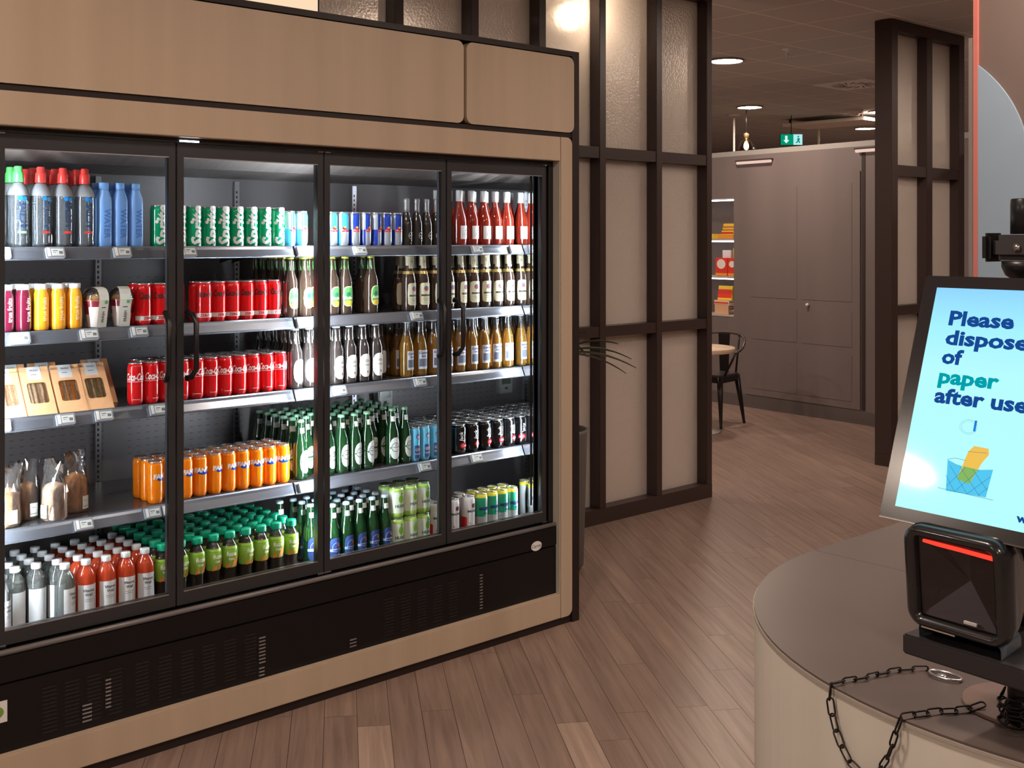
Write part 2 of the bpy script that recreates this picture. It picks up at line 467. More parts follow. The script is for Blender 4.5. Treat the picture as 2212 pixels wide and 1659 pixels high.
# doors
HX = [.585, 1.170, 1.756, 2.343, 2.930, 3.497]
for i in range(5):
    x0, x1 = HX[i]+.003, HX[i+1]-.003
    st = .024
    d = MB(); z0, z1 = .457, 2.026; y0, y1 = D+.052, D+.080
    d.quadbox(x0, y0, z0, x0+st, y1, z1); d.quadbox(x1-st, y0, z0, x1, y1, z1)
    d.quadbox(x0+st, y0, z0, x1-st, y1, z0+.046); d.quadbox(x0+st, y0, z1-.048, x1-st, y1, z1)
    dr = fpart('door', d, M_doorframe)
    g = MB().quadbox(x0+st, y0+.010, z0+.046, x1-st, y0+.014, z1-.048)
    fpart('glass_pane', g, M_glassdoor, dr)
    fpart('lower_trim', MB().quadbox(x0+st, y0-.001, z0+.043, x1-st, y0+.002, z0+.047), M_steel, dr)
    fpart('upper_trim', MB().quadbox(x0+st, y0-.001, z1-.050, x1-st, y0+.002, z1-.047), M_steel, dr)
    # handle next to the free edge
    left = i in (0, 2, 4)      # D0, D2, D4 open at the left stile
    hx = x0+st+.012 if left else x1-st-.012
    s_ = 1 if left else -1
    pts = [(hx, y0, 1.452), (hx+s_*.006, y0-.022, 1.446), (hx+s_*.010, y0-.048, 1.418), (hx+s_*.010, y0-.048, 1.262), (hx+s_*.006, y0-.022, 1.232), (hx, y0, 1.226)]
    fpart('handle', MB().tube(pts, [.011, .010, .009, .009, .010, .011], 8), M_black, dr)
    hg = x1-.012 if left else x0+.012
    fpart('hinge', MB().quadbox(hg-.012, y0-.004, z1-.003, hg+.012, y0+.02, z1+.010), M_chrome, dr)
    fpart('hinge', MB().quadbox(hg-.014, y0-.004, z0-.010, hg+.014, y0+.02, z0+.002), M_chrome, dr)
# light strips behind the hinge posts: dark profile, two light faces turned into the cooler
for x, one in ((1.178, 0), (2.358, 0), (3.441, 1)):
    dp = .0065 if one else .0115
    hs = fpart('light_profile', MB().prism([(x-.0105, 3.668), (x+.0105 if not one else x+.002, 3.668), (x, 3.668+dp)], .53, 1.99), M_black)
    f_ = lambda t: 3.668 + dp*t + .0006
    e = MB().poly([(x-.0082, f_(.22), .54), (x-.0012, f_(.95), .54), (x-.0012, f_(.95), 1.98), (x-.0082, f_(.22), 1.98)])
    if not one: e.poly([(x+.0082, f_(.22), .54), (x+.0012, f_(.95), .54), (x+.0012, f_(.95), 1.98), (x+.0082, f_(.22), 1.98)])
    fpart('light_strip', e, emat('cold_led', (.86, .95, 1.0), LED), hs)
fpart('header_strip', MB().quadbox(XL, D+.046, 2.0275, 3.531, D+.09, 2.06), M_black)  # black strip added to keep the lit liner gap dark
fpart('door_top_glint', MB().quadbox(1.765, D+.043, 2.031, 1.835, D+.046, 2.037), emat('glint_glow', (.9, .95, 1), 5))  # glowing strip added in place of a bright mark reflected at the door tops
# lower plinth
b = MB(); b.quadbox(XL, D+.022, .352, 3.531, D+.05, .437)
fpart('bumper_panel', b, M_blackpanel, bevel=.004)
fpart('bumper_rail', MB().tube([(XL, D+.028, .444), (3.525, D+.028, .444)], .009, 10), mat('satin_grey', (.16, .15, .155), .3))
k = MB().quadbox(XL, D+.026, .14, 3.531, D+.05, .347)
kp = fpart('kick_panel', k, M_blackpanel)
v = MB()
for x0 in (1.30, 1.37, 1.44, 1.51, 1.60, 1.68, 1.76, 1.84, 1.92, 2.0, 2.60, 2.68, 2.76, 2.84, 2.92):
    for j in range(12): v.quadbox(x0, D+.0245, .165+j*.0125, x0+.045, D+.026, .169+j*.0125)
fpart('vent_slots', v, mat('vent_slot_grey', (.028, .026, .028), .25, .3), kp)
v = MB()
for x0, z0, n, w_ in ((1.425, .165, 5, .03), (1.50, .19, 8, .018), (2.055, .195, 8, .026), (2.055, .15, 3, .022), (3.085, .165, 12, .016), (2.44, .16, 3, .03)):
    for j in range(n): v.quadbox(x0, D+.0235, z0+j*.0125, x0+w_, D+.0255, z0+.0045+j*.0125)
fpart('vent_glints', v, M_steel, kp)  # bright steel columns paint the reflections among the vent slots
st_ = fpart('maker_badge', MB().flat(ell(3.405, .37, .032, .021), lambda u, v_: (u, D+.020, v_)), M_white, label='white oval maker badge')
fpart('badge_lettering', MB().flat(shift(text('Carrier', .020, .3), 3.405, .371), lambda u, v_: (u, D+.019, v_)), mat('badge_ink', (.1, .1, .12), .5), st_)
st_ = fpart('energy_sticker', MB().quadbox(1.125, D+.024, .235, 1.195, D+.0255, .30), M_white, label='small white and green sticker')
fpart('sticker_mark', MB().flat(ell(1.158, .267, .027, .02), lambda u, v_: (u, D+.0235, v_)), mat('sticker_green', (.18, .35, .06), .5), st_)

# electronic price tags clipped to the rails
def price_tag(x, z, label, w_=.066):
    t = thing('price_tag', label, 'price tag', (x, SY-.0125, z-.019), 0, 'electronic price tags on the shelf rails')
    t.rotation_euler = (R(-25), 0, 0)
    h = .037
    MB().prism(rrect(-w_/2, -h/2, w_/2, h/2, .004, 3)[::-1], -.012, 0, ax='y').obj('tag_case', mat('tag_case_grey', (.26, .27, .29), .3), t)
    sc = MB().quadbox(-w_/2+.016, -.0128, -h/2+.006, w_/2-.005, -.012, h/2-.007).obj('display', mat('tag_display', (.66, .70, .68), .4), t)
    x = MB()
    x.quadbox(-.010, -.0132, .003, .006, -.0128, .006); x.quadbox(-.010, -.0132, -.003, .000, -.0128, -.0015); x.quadbox(.010, -.0132, -.007, .022, -.0128, .003)
    x.obj('printed_price', mat('tag_ink', (.16, .17, .18), .6), sc)
    MB().quadbox(-w_/2+.003, -.0128, -h/2+.004, -w_/2+.013, -.012, h/2-.004).obj('side_strip', M_white, t)
ORD = ['first', 'second', 'third', 'fourth', 'fifth', 'sixth', 'seventh', 'eighth', 'ninth', 'tenth', 'eleventh', 'twelfth', 'thirteenth']
TAGS = {'top': (1.215, 1.385, 1.608, 1.846, 2.315, 2.570, 3.175, 3.395),
        'second': (1.275, 1.496, 1.668, 2.315, 2.850),
        'third': (1.215, 1.418, 1.545, 1.735, 2.475, 2.868),
        'fourth': (1.478, 1.715, 1.778, 2.325, 2.892, 3.172)}
for nm, xs in TAGS.items():
    for i, x in enumerate(xs):
        price_tag(x, SHZ[nm], 'grey electronic price tag on the %s shelf rail, %s from the left' % (nm, ORD[i]), .060 if nm != 'fourth' or i not in (1, 2) else .058)
# thermometers on the back wall
def thermo(x, y, z, label, w_=.075, h=.13):
    t = thing('thermometer', label, 'thermometer', (x, y, z))
    MB().quadbox(-w_/2, -.035, 0, w_/2, 0, h).obj('housing', mat('thermo_grey', (.5, .5, .48), .4), t, .003)
    MB().quadbox(-w_/2+.012, -.0365, h*.45, w_/2-.012, -.035, h-.018).obj('display', mat('lcd_green_grey', (.16, .19, .16), .2), t)
    MB().quadbox(-.008, -.0365, .02, .008, -.035, .03).obj('button', M_ink, t)
thermo(3.33, 4.298, 1.0, 'grey digital thermometer on the fridge back wall at right')
thermo(3.08, 4.298, .93, 'grey thermometer box on the fridge back wall behind the green bottles', .085, .10)

# ================================================================ PRODUCTS
SPEC = {}
def spec(kind, name, cat, parts):
    """parts: (part name, mesh, index of the part it sits on or None)"""
    SPEC[kind] = (name, cat, parts)
def spawn(kind, loc, rz, label, group, plain=False):
    name, cat, parts = SPEC[kind]
    t = thing(name, label, cat, loc, rz, group)
    made = []
    for pn, me, par in parts:
        if plain and pn in ('lettering', 'emblem', 'tab', 'artwork'): made.append(None); continue
        o = bpy.data.objects.new(pn, me); C.objects.link(o)
        o.parent = t if par is None else made[par]; made.append(o)
    return t
def can(kind, name, cat, r, h, body, extra=(), bodyfn=None, top=None):
    """aluminium can: wall, lid, opening tab, artwork"""
    n = .86
    prof = [(r*.80, 0), (r*.84, .002), (r*.98, .011), (r, .016), (r, h*.35), (r, h*.6), (r, h-.020), (r*.97, h-.015), (r*n, h-.004)]
    if bodyfn:
        zs = [.016 + (h-.036)*i/14 for i in range(15)]
        prof = [(r*.80, 0), (r*.84, .002), (r*.98, .011)] + [(r, z) for z in zs] + [(r*.97, h-.015), (r*n, h-.004)]
    b = MB().lathe(prof, 24, mfn=bodyfn, caps=True)
    lid = MB().lathe([(r*n+.0003, h-.005), (r*n+.0012, h-.002), (r*n, h), (r*n-.002, h-.001), (r*n-.003, h-.005), (.0001, h-.0055)], 24, caps=False)
    tab = MB().flat(ell(0, -.003, .007, .010, nu=6), lambda u, v: (u, v, h-.0035)).flat(ell(0, .009, .006, .006, nu=6), lambda u, v: (u, v, h-.005), 1)
    parts = [('body', b.mesh(kind+'_body', body), None), ('lid', lid.mesh(kind+'_lid', top or M_silver), None), ('tab', tab.mesh(kind+'_tab', [M_silver, M_ink]), 1)]
    for pn, mb, ms in extra: parts.append((pn, mb.mesh(kind+'_'+pn, ms), 0))
    spec(kind, name, cat, parts)
def bottle(kind, name, cat, prof, glass, cap, capmat, extra=(), seg=20, sq=0):
    b = MB().lathe(prof, seg, sq=sq)
    c_ = MB().lathe(cap, seg)
    parts = [('body', b.mesh(kind+'_body', glass), None), ('cap', c_.mesh(kind+'_cap', capmat), None)]
    for pn, mb, ms in extra: parts.append((pn, mb.mesh(kind+'_'+pn, ms), 0))
    spec(kind, name, cat, parts)
def gl(name, col, rough=.12, coat=.6, metal=0):     # glossy printed metal / plastic
    return mat(name, col, rough, metal, coat=coat)

# --- sleek green soda can
rs = .0272
w_ = wrap(rs)
x = MB().flat(shift(text('Sprite', .060, .25, .0022, .004, 1, None), .006, .072), w_).flat(ell(-.020, .088, .006, .006), w_)
can('sprite', 'soda_can', 'can', rs, .146, gl('soda_green', (.0, .34, .15)), [('lettering', x, M_white)])
# --- energy drinks
re = .0252
def rbfn(a, z):
    k = int((a + pi + .4) / (pi/2.0)) % 2
    return k if z < .068 else 1 - k
x = MB().flat(ell(.003, .070, .009, .006, nu=6), wrap(re), 0).flat(ell(.005, .074, .005, .004, nu=6), wrap(re, .001), 1).flat(shift(text('Red Bull', .011, .1, .0004, .004), .003, .060), wrap(re, .001), 0)
x2 = MB().flat(ell(.001, .070, .009, .006, nu=6), wrap(re), 0).flat(ell(.003, .074, .005, .004, nu=6), wrap(re, .001), 1).flat(shift(text('Red Bull', .011, .1, .0004, .004), .003, .060), wrap(re, .001), 0)
red_ = gl('accent_red', (.62, .02, .03)); yel_ = gl('accent_yellow', (.85, .55, .03))
can('energy', 'energy_drink_can', 'can', re, .135, [gl('can_silver_blue', (.55, .60, .68), .22, .3, .5), gl('can_dark_blue', (.015, .045, .32))], [('emblem', x, [red_, yel_])], rbfn)
can('energylight', 'energy_drink_can', 'can', re, .135, [gl('can_silver_blue', (.6, .64, .7)), gl('can_light_blue', (.06, .42, .78))], [('emblem', x2, [red_, yel_])], rbfn)
# --- red cola cans
rc = .0272
can('cola', 'cola_can', 'can', rc, .145, gl('cola_red', (.72, .008, .012)),
    [('lettering', MB().flat(shift(text('Coca-Cola', .034, .35, .0010, .004, 0, .070), -.004, .096), wrap(rc)).flat(rect(-.040, .079, .030, .0805), wrap(rc)).flat(rect(-.012, .018, .012, .0195), wrap(rc)), M_white)])
can('colazero', 'cola_can', 'can', rc, .145, gl('cola_red', (.72, .008, .012)),
    [('lettering', MB().flat(shift(text('Coca-Cola', .032, .35, .0010, .004, 0, .066), 0, .102), wrap(rc)), M_ink),
     ('artwork', MB().flat(rect(-.05, .017, .05, .032, 16), wrap(rc)), mat('can_white_band', (.75, .72, .70), .3)),
     ('emblem', MB().flat(shift(text('ZERO', .013, 0, .0006, .004), 0, .0245), wrap(rc, .001)), red_)])
# --- orange soda
def fan(a, z): return 1 if z > .112 else 0
x = MB().flat(ell(.004, .098, .026, .012), wrap(rs), 0).flat(ell(.008, .083, .024, .006), wrap(rs, .0004), 0)
can('orange', 'orange_soda_can', 'can', rs, .146, [gl('soda_orange', (.95, .235, .002)), gl('soda_orange', (.95, .235, .002))],
    [('artwork', MB().flat(ell(.006, .084, .024, .007), wrap(rs)), gl('soda_navy', (.02, .06, .42))),
     ('lettering', MB().flat(shift(text('FANTA', .021, .08, .0014, .004), .004, .094), wrap(rs, .0014)), M_white)],
    None)
# --- light blue slim can
rb = .0247
x = MB().flat(ell(.002, .102, .011, .011, nu=8), wrap(rb)).flat(ell(.002, .100, .007, .007, nu=8), wrap(rb, .0011), 1)
can('bluecan', 'slim_cocktail_can', 'can', rb, .142, gl('can_sky_blue', (.13, .50, .74)),
    [('artwork', MB().flat(rect(-.015, .012, .019, .066, 8), wrap(rb)), mat('can_navy_box', (.035, .09, .26), .3)),
     ('emblem', x, [mat('navy_ring', (.02, .10, .30), .4), mat('pink_dot', (.7, .45, .55), .4)]),
     ('lettering', MB().flat(shift(text('GIN', .016, 0, .0006, .004), .002, .048), wrap(rb, .0012)).flat(shift(text('TONIC', .010, 0, .0006, .004), .002, .030), wrap(rb, .0012)), mat('can_rose_ink', (.6, .45, .5), .4))])
# --- black whisky-cola cans
rk = .0335
can('blackcan', 'black_mixer_can', 'can', rk, .126, mat('can_black', (.012, .012, .014), .2, .5, coat=.6),
    [('lettering', MB().flat(shift(text('Jack', .024, .2, .0004, .004, 1), -.004, .075), wrap(rk)).flat(ell(.010, .076, .0015, .022), wrap(rk)), M_white),
     ('artwork', MB().flat(ell(.006, .036, .018, .013), wrap(rk)), red_),
     ('emblem', MB().flat(shift(text('Cola', .013, .3, .0005, .004), .006, .036), wrap(rk, .0012)), mat('soft_white', (.5, .45, .45), .4))])
# --- white elderflower cans
rh = .0325
can('hugo', 'spritz_can', 'can', rh, .126, [mat('can_white_green', (.66, .74, .60), .25, coat=.5), gl('spritz_green', (.35, .62, .12))],
    [('artwork', MB().flat(ell(.006, .078, .012, .016), wrap(rh), 0).flat(ell(.010, .100, .006, .006), wrap(rh), 0), gl('leaf_green', (.22, .52, .05))),
     ('lettering', MB().flat(shift(text('HUGO', .016, 0, .0006, .004), .004, .050), wrap(rh)), mat('dark_green_ink', (.05, .12, .10), .5))],
    lambda a, z: 1 if (z > .106 or z < .020) else 0)
# --- white and red rum cans
rr_ = .029
can('rum', 'rum_cocktail_can', 'can', rr_, .160, mat('can_pearl', (.72, .71, .70), .25, coat=.5),
    [('artwork', MB().flat(rect(-.088, .016, .088, .034, 28), wrap(rr_), 0).flat(rect(-.088, .034, -.030, .072, 12), wrap(rr_), 0).flat(rect(.034, .034, .088, .072, 12), wrap(rr_), 0).flat(([(-.030, .034), (-.030, .072), (-.012, .046), (-.002, .034)], [(0, 3, 2, 1)]), wrap(rr_), 0).flat(([(.034, .034), (.034, .072), (.016, .046), (.006, .034)], [(0, 1, 2, 3)]), wrap(rr_), 0), red_),
     ('emblem', MB().flat(ell(.004, .118, .010, .010), wrap(rr_)), mat('bat_maroon', (.16, .03, .05), .4)),
     ('lettering', MB().flat(shift(text('BACARDI', .0125, 0, .0005, .004), .002, .096), wrap(rr_)), M_ink)])
# --- green and silver mojito cans
rm = .0285
def mfn(a, z):
    if z > .142: return 2
    if z < .062: return 1
    return 0 if (a < .25 or a > 2.2) else 1
can('mojito', 'cocktail_can', 'can', rm, .160, [gl('mojito_green', (.02, .36, .20)), gl('mojito_silver', (.62, .66, .66), .2, .4, .3), gl('mojito_yellow', (.72, .68, .05))],
    [('lettering', MB().flat(shift(text('MOJITO', .016, .05, .0012, .004), .006, .092), wrap(rm)).flat(shift(text('Mint', .009, .05, .0004, .004), .006, .074), wrap(rm)), mat('navy_ink', (.02, .03, .2), .4))], mfn)

# --- sport-cap water bottles
pa = [(.026, 0), (.0325, .006), (.034, .016), (.031, .028), (.034, .042), (.034, .150), (.0335, .168), (.029, .186), (.019, .203), (.0135, .210), (.0135, .216)]
ca = [(.0165, .211), (.0175, .213), (.0165, .240), (.0150, .243), (.0125, .246), (.0130, .258), (.0105, .263), (.0001, .2635)]
M_pet = clear('clear_pet_water', (.93, .96, .97), .38, .04, .16, (.72, .82, .90), .10)
for kd, cm, bandc in (('waterred', gl('cap_red', (.85, .05, .04), .35, .2), (.75, .05, .05)), ('watergreen', gl('cap_green', (.10, .66, .14), .35, .2), (.25, .6, .3))):
    f = wrap(.0343)
    x = MB().flat(shift(text('ACTIVE', .030, 0, .0010, .005, 1, .088), .006, .105), f)
    x2 = MB().flat(ell(-.002, .160, .0075, .0075), wrap(.0340)).flat(ell(.013, .157, .007, .008), wrap(.0341))
    x3 = MB().flat(rect(-.010, .046, .018, .053), f)
    bottle(kd, 'water_bottle', 'bottle', pa, M_pet, ca, cm,
           [('lettering', x, mat('navy_print', (.02, .05, .13), .4)), ('emblem', x2, mat('oxygen_blue', (.01, .22, .62), .4)), ('artwork', x3, mat('flavour_'+kd, bandc, .4)),
            ('shoulder_film', MB().lathe([(.0345, .168), (.0300, .187), (.0200, .2035), (.0145, .209)], 20, caps=False), clear('milky_film', (.8, .82, .85), .2, .1, .45, (.6, .62, .66)))])
# --- light blue square bottles
pb = [(.022, 0), (.0245, .005), (.0250, .02), (.0250, .150), (.0235, .166), (.0175, .184), (.0150, .190), (.0150, .196)]
cb = [(.0165, .196), (.0168, .216), (.0155, .219), (.0001, .2195)]
M_lb = mat('powder_blue_bottle', (.17, .37, .78), .35, coat=.3)
sqf = lambda u, v: (u, -.0262, v)
x = MB().flat(shift(text('WATER', .030, 0, .0008, 0, -1, .100), .003, .080), sqf)
bottle('bluebottle', 'blue_drink_bottle', 'bottle', pb, M_lb, cb, mat('powder_blue_cap', (.20, .42, .82), .35),
       [('lettering', x, mat('deeper_blue_relief', (.07, .20, .56), .4))], 24, 3.2)
# --- small dark sparkling bottles
pp = [(.022, 0), (.0245, .004), (.0250, .02), (.0250, .085), (.0235, .100), (.0170, .122), (.0120, .140), (.0105, .155)]
cp = [(.0122, .138), (.0116, .155), (.0112, .176), (.0128, .180), (.0128, .192), (.0105, .196), (.0001, .1965)]
M_dark = mat('near_black_glass', (.035, .028, .022), .1, coat=.8)
ring = lambda cu_, cv, r0, r1, n=20: ([(cu_+r*cos(2*pi*k/n), cv+r*sin(2*pi*k/n)) for r in (r0, r1) for k in range(n)], [(k, (k+1) % n, n+(k+1) % n, n+k) for k in range(n)])
x = MB().flat(ring(.004, .042, .0135, .0155), wrap(.025)).flat(shift(text('SECCO', .008, 0, .0003, .004), .004, .042), wrap(.025))
bottle('secco', 'sparkling_wine_bottle', 'bottle', pp, M_dark, cp, mat('grey_foil', (.30, .29, .30), .4, .3), [('emblem', x, mat('silver_print', (.5, .52, .52), .4))])
# --- rose wine bottles
pr_ = [(.029, 0), (.0325, .004), (.033, .015), (.033, .100), (.0315, .118), (.0220, .150), (.0150, .175), (.0135, .190), (.0135, .205)]
cr_ = [(.0150, .190), (.0150, .232), (.0140, .238), (.0001, .2385)]
x = MB().flat(rect(-.020, .028, .026, .085, 10), wrap(.033))
x2 = MB().flat(([(-.010, .060), (.004, .066), (.014, .073), (.016, .072), (.006, .063)], [(0, 4, 3, 2, 1)]), wrap(.033, .0013)).flat(rect(-.008, .045, .014, .046), wrap(.033, .0013)).flat(rect(-.006, .052, .012, .0535), wrap(.033, .0013))
bottle('rose', 'rose_wine_bottle', 'bottle', pr_, clear('rose_wine', (.75, .25, .17), .35, .03, .42, (.85, .07, .03), .05), cr_, mat('white_foil', (.8, .8, .8), .3), [('label', x, mat('wine_label', (.74, .73, .72), .5)), ('artwork', x2, mat('label_grey', (.2, .2, .2), .5))])
# --- smoothie bottles
pt = [(.021, 0), (.0245, .004), (.0255, .015), (.0255, .105), (.0235, .118), (.0185, .130), (.0180, .136)]
ct = [(.0200, .134), (.0205, .138), (.0205, .148), (.0195, .151), (.0001, .1515)]
for kd, col in (('smoothiered', (.14, .008, .028)), ('smoothieorange', (.93, .40, .02))):
    x = MB().flat(shift(text('true fruits', .021, 0, .0003, .004, 1, .078), .005, .070), wrap(.0255))
    bottle(kd, 'smoothie_bottle', 'bottle', pt, mat(kd, col, .15, coat=.8), ct, M_white, [('lettering', x, M_white if kd == 'smoothiered' else mat('pale_print', (.92, .75, .45), .4))])
# --- beers
pbeer = [(.0265, 0), (.0300, .004), (.0305, .015), (.0305, .125), (.0285, .142), (.0190, .168), (.0150, .190), (.0135, .215), (.0135, .224)]
cbeer = [(.0150, .221), (.0155, .223), (.0140, .230), (.0120, .232), (.0001, .2322)]
M_brown = mat('brown_beer_glass', (.055, .032, .022), .08, coat=1)
rf = interp(pbeer)
neck = lambda v0, v1, half, fn_, mb=None, mi=0: (mb or MB()).flat(([(t*half*(-1), z) for z in (v0, (v0+v1)/2, v1) for t in (1, .6, .2, -.2, -.6, -1)], [(i+6*j, i+1+6*j, i+7+6*j, i+6+6*j) for j in (0, 1) for i in range(5)]), fn_, mi)
bottle('greenlabel', 'lemon_beer_bottle', 'bottle', pbeer, M_brown, cbeer, gl('cap_yellow_green', (.45, .5, .05)),
       [('label', MB().flat(ell(.004, .072, .025, .040, p=3), wrap(.0305), 0).flat(ell(.004, .074, .021, .034, p=3), wrap(.0305, .001), 1).flat(ell(.004, .046, .018, .010), wrap(.0305, .0014), 2).flat(ell(.002, .080, .010, .009), wrap(.0305, .0014), 3),
         [mat('label_pale', (.62, .72, .35), .4), mat('label_green', (.10, .42, .10), .4), mat('label_lemon', (.85, .62, .06), .4), mat('label_deep_green', (.02, .18, .10), .4)]),
        ('neck_label', neck(.178, .212, .045, wrap(rf, .001)), mat('neck_green', (.13, .50, .12), .35)),
        ('lettering', MB().flat(shift(text('Radler', .014, .1, .0006, .004), .004, .066), wrap(.0305, .0018)), mat('pale_print2', (.8, .85, .5), .4))])
x = MB().flat(ell(.004, .070, .030, .046, p=6), wrap(.0305), 0).flat(ell(.004, .092, .011, .011), wrap(.0305, .001), 1).flat(ell(.004, .089, .007, .006), wrap(.0305, .0014), 2)
bottle('cream', 'wheat_beer_bottle', 'bottle', pbeer, M_brown, [(.0150, .221), (.0155, .223), (.0140, .230), (.0120, .232), (.0001, .2322)], mat('cream_foil', (.66, .60, .42), .35),
       [('label', x, [mat('label_cream', (.74, .70, .50), .5), mat('emblem_blue', (.12, .16, .32), .4), mat('emblem_red', (.62, .08, .04), .4)]),
        ('neck_foil', neck(.188, .223, .024, wrap(rf, .0012), neck(.176, .188, .012, wrap(rf, .0012))), mat('cream_foil', (.66, .60, .42), .35)),
        ('neck_band', MB().lathe([(rf(.153)+.0007, .153), (rf(.165)+.0007, .165)], 20, caps=False), mat('gold_band', (.62, .45, .16), .3, .4)),
        ('emblem', MB().flat(ell(.003, .204, .005, .005), wrap(rf, .002)), mat('foil_dot', (.42, .32, .2), .4)),
        ('lettering', MB().flat(shift(text('ERDINGER', .0095, 0, .0006, .004), .004, .064), wrap(.0305, .0014)).flat(rect(-.014, .050, .022, .051), wrap(.0305, .001)).flat(rect(-.008, .043, .016, .044), wrap(.0305, .001)), M_ink)])
x = MB().flat(ell(.004, .066, .028, .046, p=2.6), wrap(.0305), 0)
bottle('whitelabel', 'craft_beer_bottle', 'bottle', pbeer, mat('dark_beer_glass', (.045, .035, .032), .08, coat=1), cbeer, M_white,
       [('label', x, mat('label_white', (.85, .85, .83), .5)), ('neck_label', neck(.170, .212, .045, wrap(rf, .001)), mat('label_white', (.8, .8, .8), .5)),
        ('lettering', MB().flat(shift(text('Gin', .014, .2, .0003, .004), .008, .085), wrap(.0305, .0012)).flat(shift(text('Tonic', .010, .2, .0003, .004), .008, .068), wrap(.0305, .0012)).flat(ell(.010, .040, .003, .005), wrap(.0305, .0012)), mat('grey_ink', (.2, .2, .2), .5))])
pcor = [(.0265, 0), (.0300, .004), (.0305, .015), (.0305, .118), (.0275, .138), (.0175, .170), (.0140, .190)]
pneck = [(.0140, .190), (.0132, .215), (.0132, .226)]
x = MB().flat(rect(-.022, .030, .026, .108, 10), wrap(.0305), 0).flat(rect(-.018, .040, .022, .072, 10), wrap(.0305, .0008), 1)
bottle('corona', 'lager_bottle', 'bottle', pcor, clear('amber_lager', (.85, .55, .16), .35, .03, .40, (.72, .36, .05), .06), [(.0150, .224), (.0155, .226), (.0140, .233), (.0001, .2342)], mat('cap_light', (.6, .6, .55), .35),
       [('neck', MB().lathe([(.0176, .1695)] + pneck, 20, caps=False), clear('clear_glass', (.86, .88, .86), .45, .03, .08, (.7, .7, .65), .08)),
        ('label', x, [mat('label_pale_blue', (.62, .66, .72), .5), mat('label_slate', (.14, .16, .22), .5)]),
        ('lettering', MB().flat(shift(text('Corona', .0135, .15, .0005, .004), .002, .097), wrap(.0305, .0014)).flat(shift(text('Extra', .010, .15, .0004, .004), .002, .083), wrap(.0305, .0014)), mat('navy_ink', (.02, .03, .2), .4))])
pgr = [(.0265, 0), (.0300, .004), (.0303, .015), (.0303, .112), (.0280, .135), (.0180, .165), (.0148, .190), (.0130, .214), (.0130, .220)]
rg = interp(pgr)
cgr = [(.0145, .217), (.0152, .219), (.0140, .226), (.0120, .228), (.0001, .2282)]
M_gg = clear('green_beer_glass', (.10, .34, .12), .35, .03, .62, (.015, .085, .025), .05)
x = MB().flat(ell(.003, .068, .026, .044, p=2.4), wrap(.0303), 0).flat(ring(.003, .072, .0165, .0190), wrap(.0303, .001), 1).flat(rect(-.022, .066, .026, .0735, 8), wrap(.0303, .0013), 1).flat(star(.003, .081, .0045), wrap(.0303, .0016), 2)
bottle('green', 'green_beer_bottle', 'bottle', pgr, M_gg, cgr, mat('cap_green_pale', (.16, .34, .22), .35),
       [('label', x, [mat('label_silver', (.62, .67, .66), .35), mat('label_dark_green', (.02, .10, .04), .4), mat('star_red', (.7, .03, .02), .4)]),
        ('lettering', MB().flat(shift(text('Heineken', .0095, 0, .0004, .004), .003, .0695), wrap(.0303, .0019)), M_white),
        ('neck_label', neck(.176, .196, .012, wrap(rg, .001)), mat('label_silver', (.62, .67, .66), .35))])
x = MB().flat(ell(.004, .058, .029, .044, p=4), wrap(.0303), 0).flat(ring(.004, .066, .0165, .0185), wrap(.0303, .001), 1).flat(rect(-.025, .050, .033, .060, 8), wrap(.0303, .0013), 1).flat(star(.012, .074, .008), wrap(.0303, .0016), 2).flat(ell(.013, .036, .004, .007), wrap(.0303, .0013), 1)
bottle('zero', 'alcohol_free_beer_bottle', 'bottle', pgr, M_gg, cgr, mat('cap_ice_blue', (.45, .55, .68), .3),
       [('label', x, [mat('label_navy', (.03, .06, .20), .3), mat('label_ice', (.40, .47, .62), .35), mat('star_orange', (.85, .09, .03), .4)]),
        ('lettering', MB().flat(shift(text('Heineken', .0085, 0, .0005, .004), .004, .055), wrap(.0303, .0019)), mat('navy_ink', (.02, .03, .2), .4)),
        ('neck_label', neck(.176, .196, .012, wrap(rg, .001)), mat('label_silver', (.62, .67, .66), .35))])
# --- vitamin water
pv = [(.026, 0), (.0315, .004), (.0320, .014), (.0320, .130), (.0300, .148), (.0220, .165), (.0140, .174), (.0130, .181)]
cv_ = [(.0155, .178), (.0160, .180), (.0160, .193), (.0150, .196), (.0001, .1962)]
for kd, body_, inkc in (('vitclear', clear('cloudy_water', (.62, .66, .64), .3, .04, .35, (.42, .45, .42), .04), 0), ('vitred', clear('red_vitamin_drink', (.9, .35, .25), .3, .04, .85, (.85, .10, .035), .03), 0)):
    x = MB().flat(rect(-.030, .012, .034, .118, 14), wrap(.0320))
    x2 = MB().flat(shift(text('Vitamin', .0120, .1, .0004, .004), .006, .100), wrap(.0320, .0013)).flat(shift(text('Well', .0120, .1, .0004, .004), .006, .086), wrap(.0320, .0013)).flat(rect(-.008, .070, .020, .0712), wrap(.0320, .0013)).flat(rect(-.006, .064, .018, .0652), wrap(.0320, .0013)).flat(rect(.026, .02, .027, .11, 1), wrap(.0320, .0013))
    bottle(kd, 'vitamin_drink_bottle', 'bottle', pv, body_, cv_, mat('soft_white_cap', (.72, .73, .74), .35),
           [('label', x, mat('silvery_label', (.72, .73, .74), .4)), ('lettering', x2, mat('grey_ink2', (.12, .12, .14), .5))])
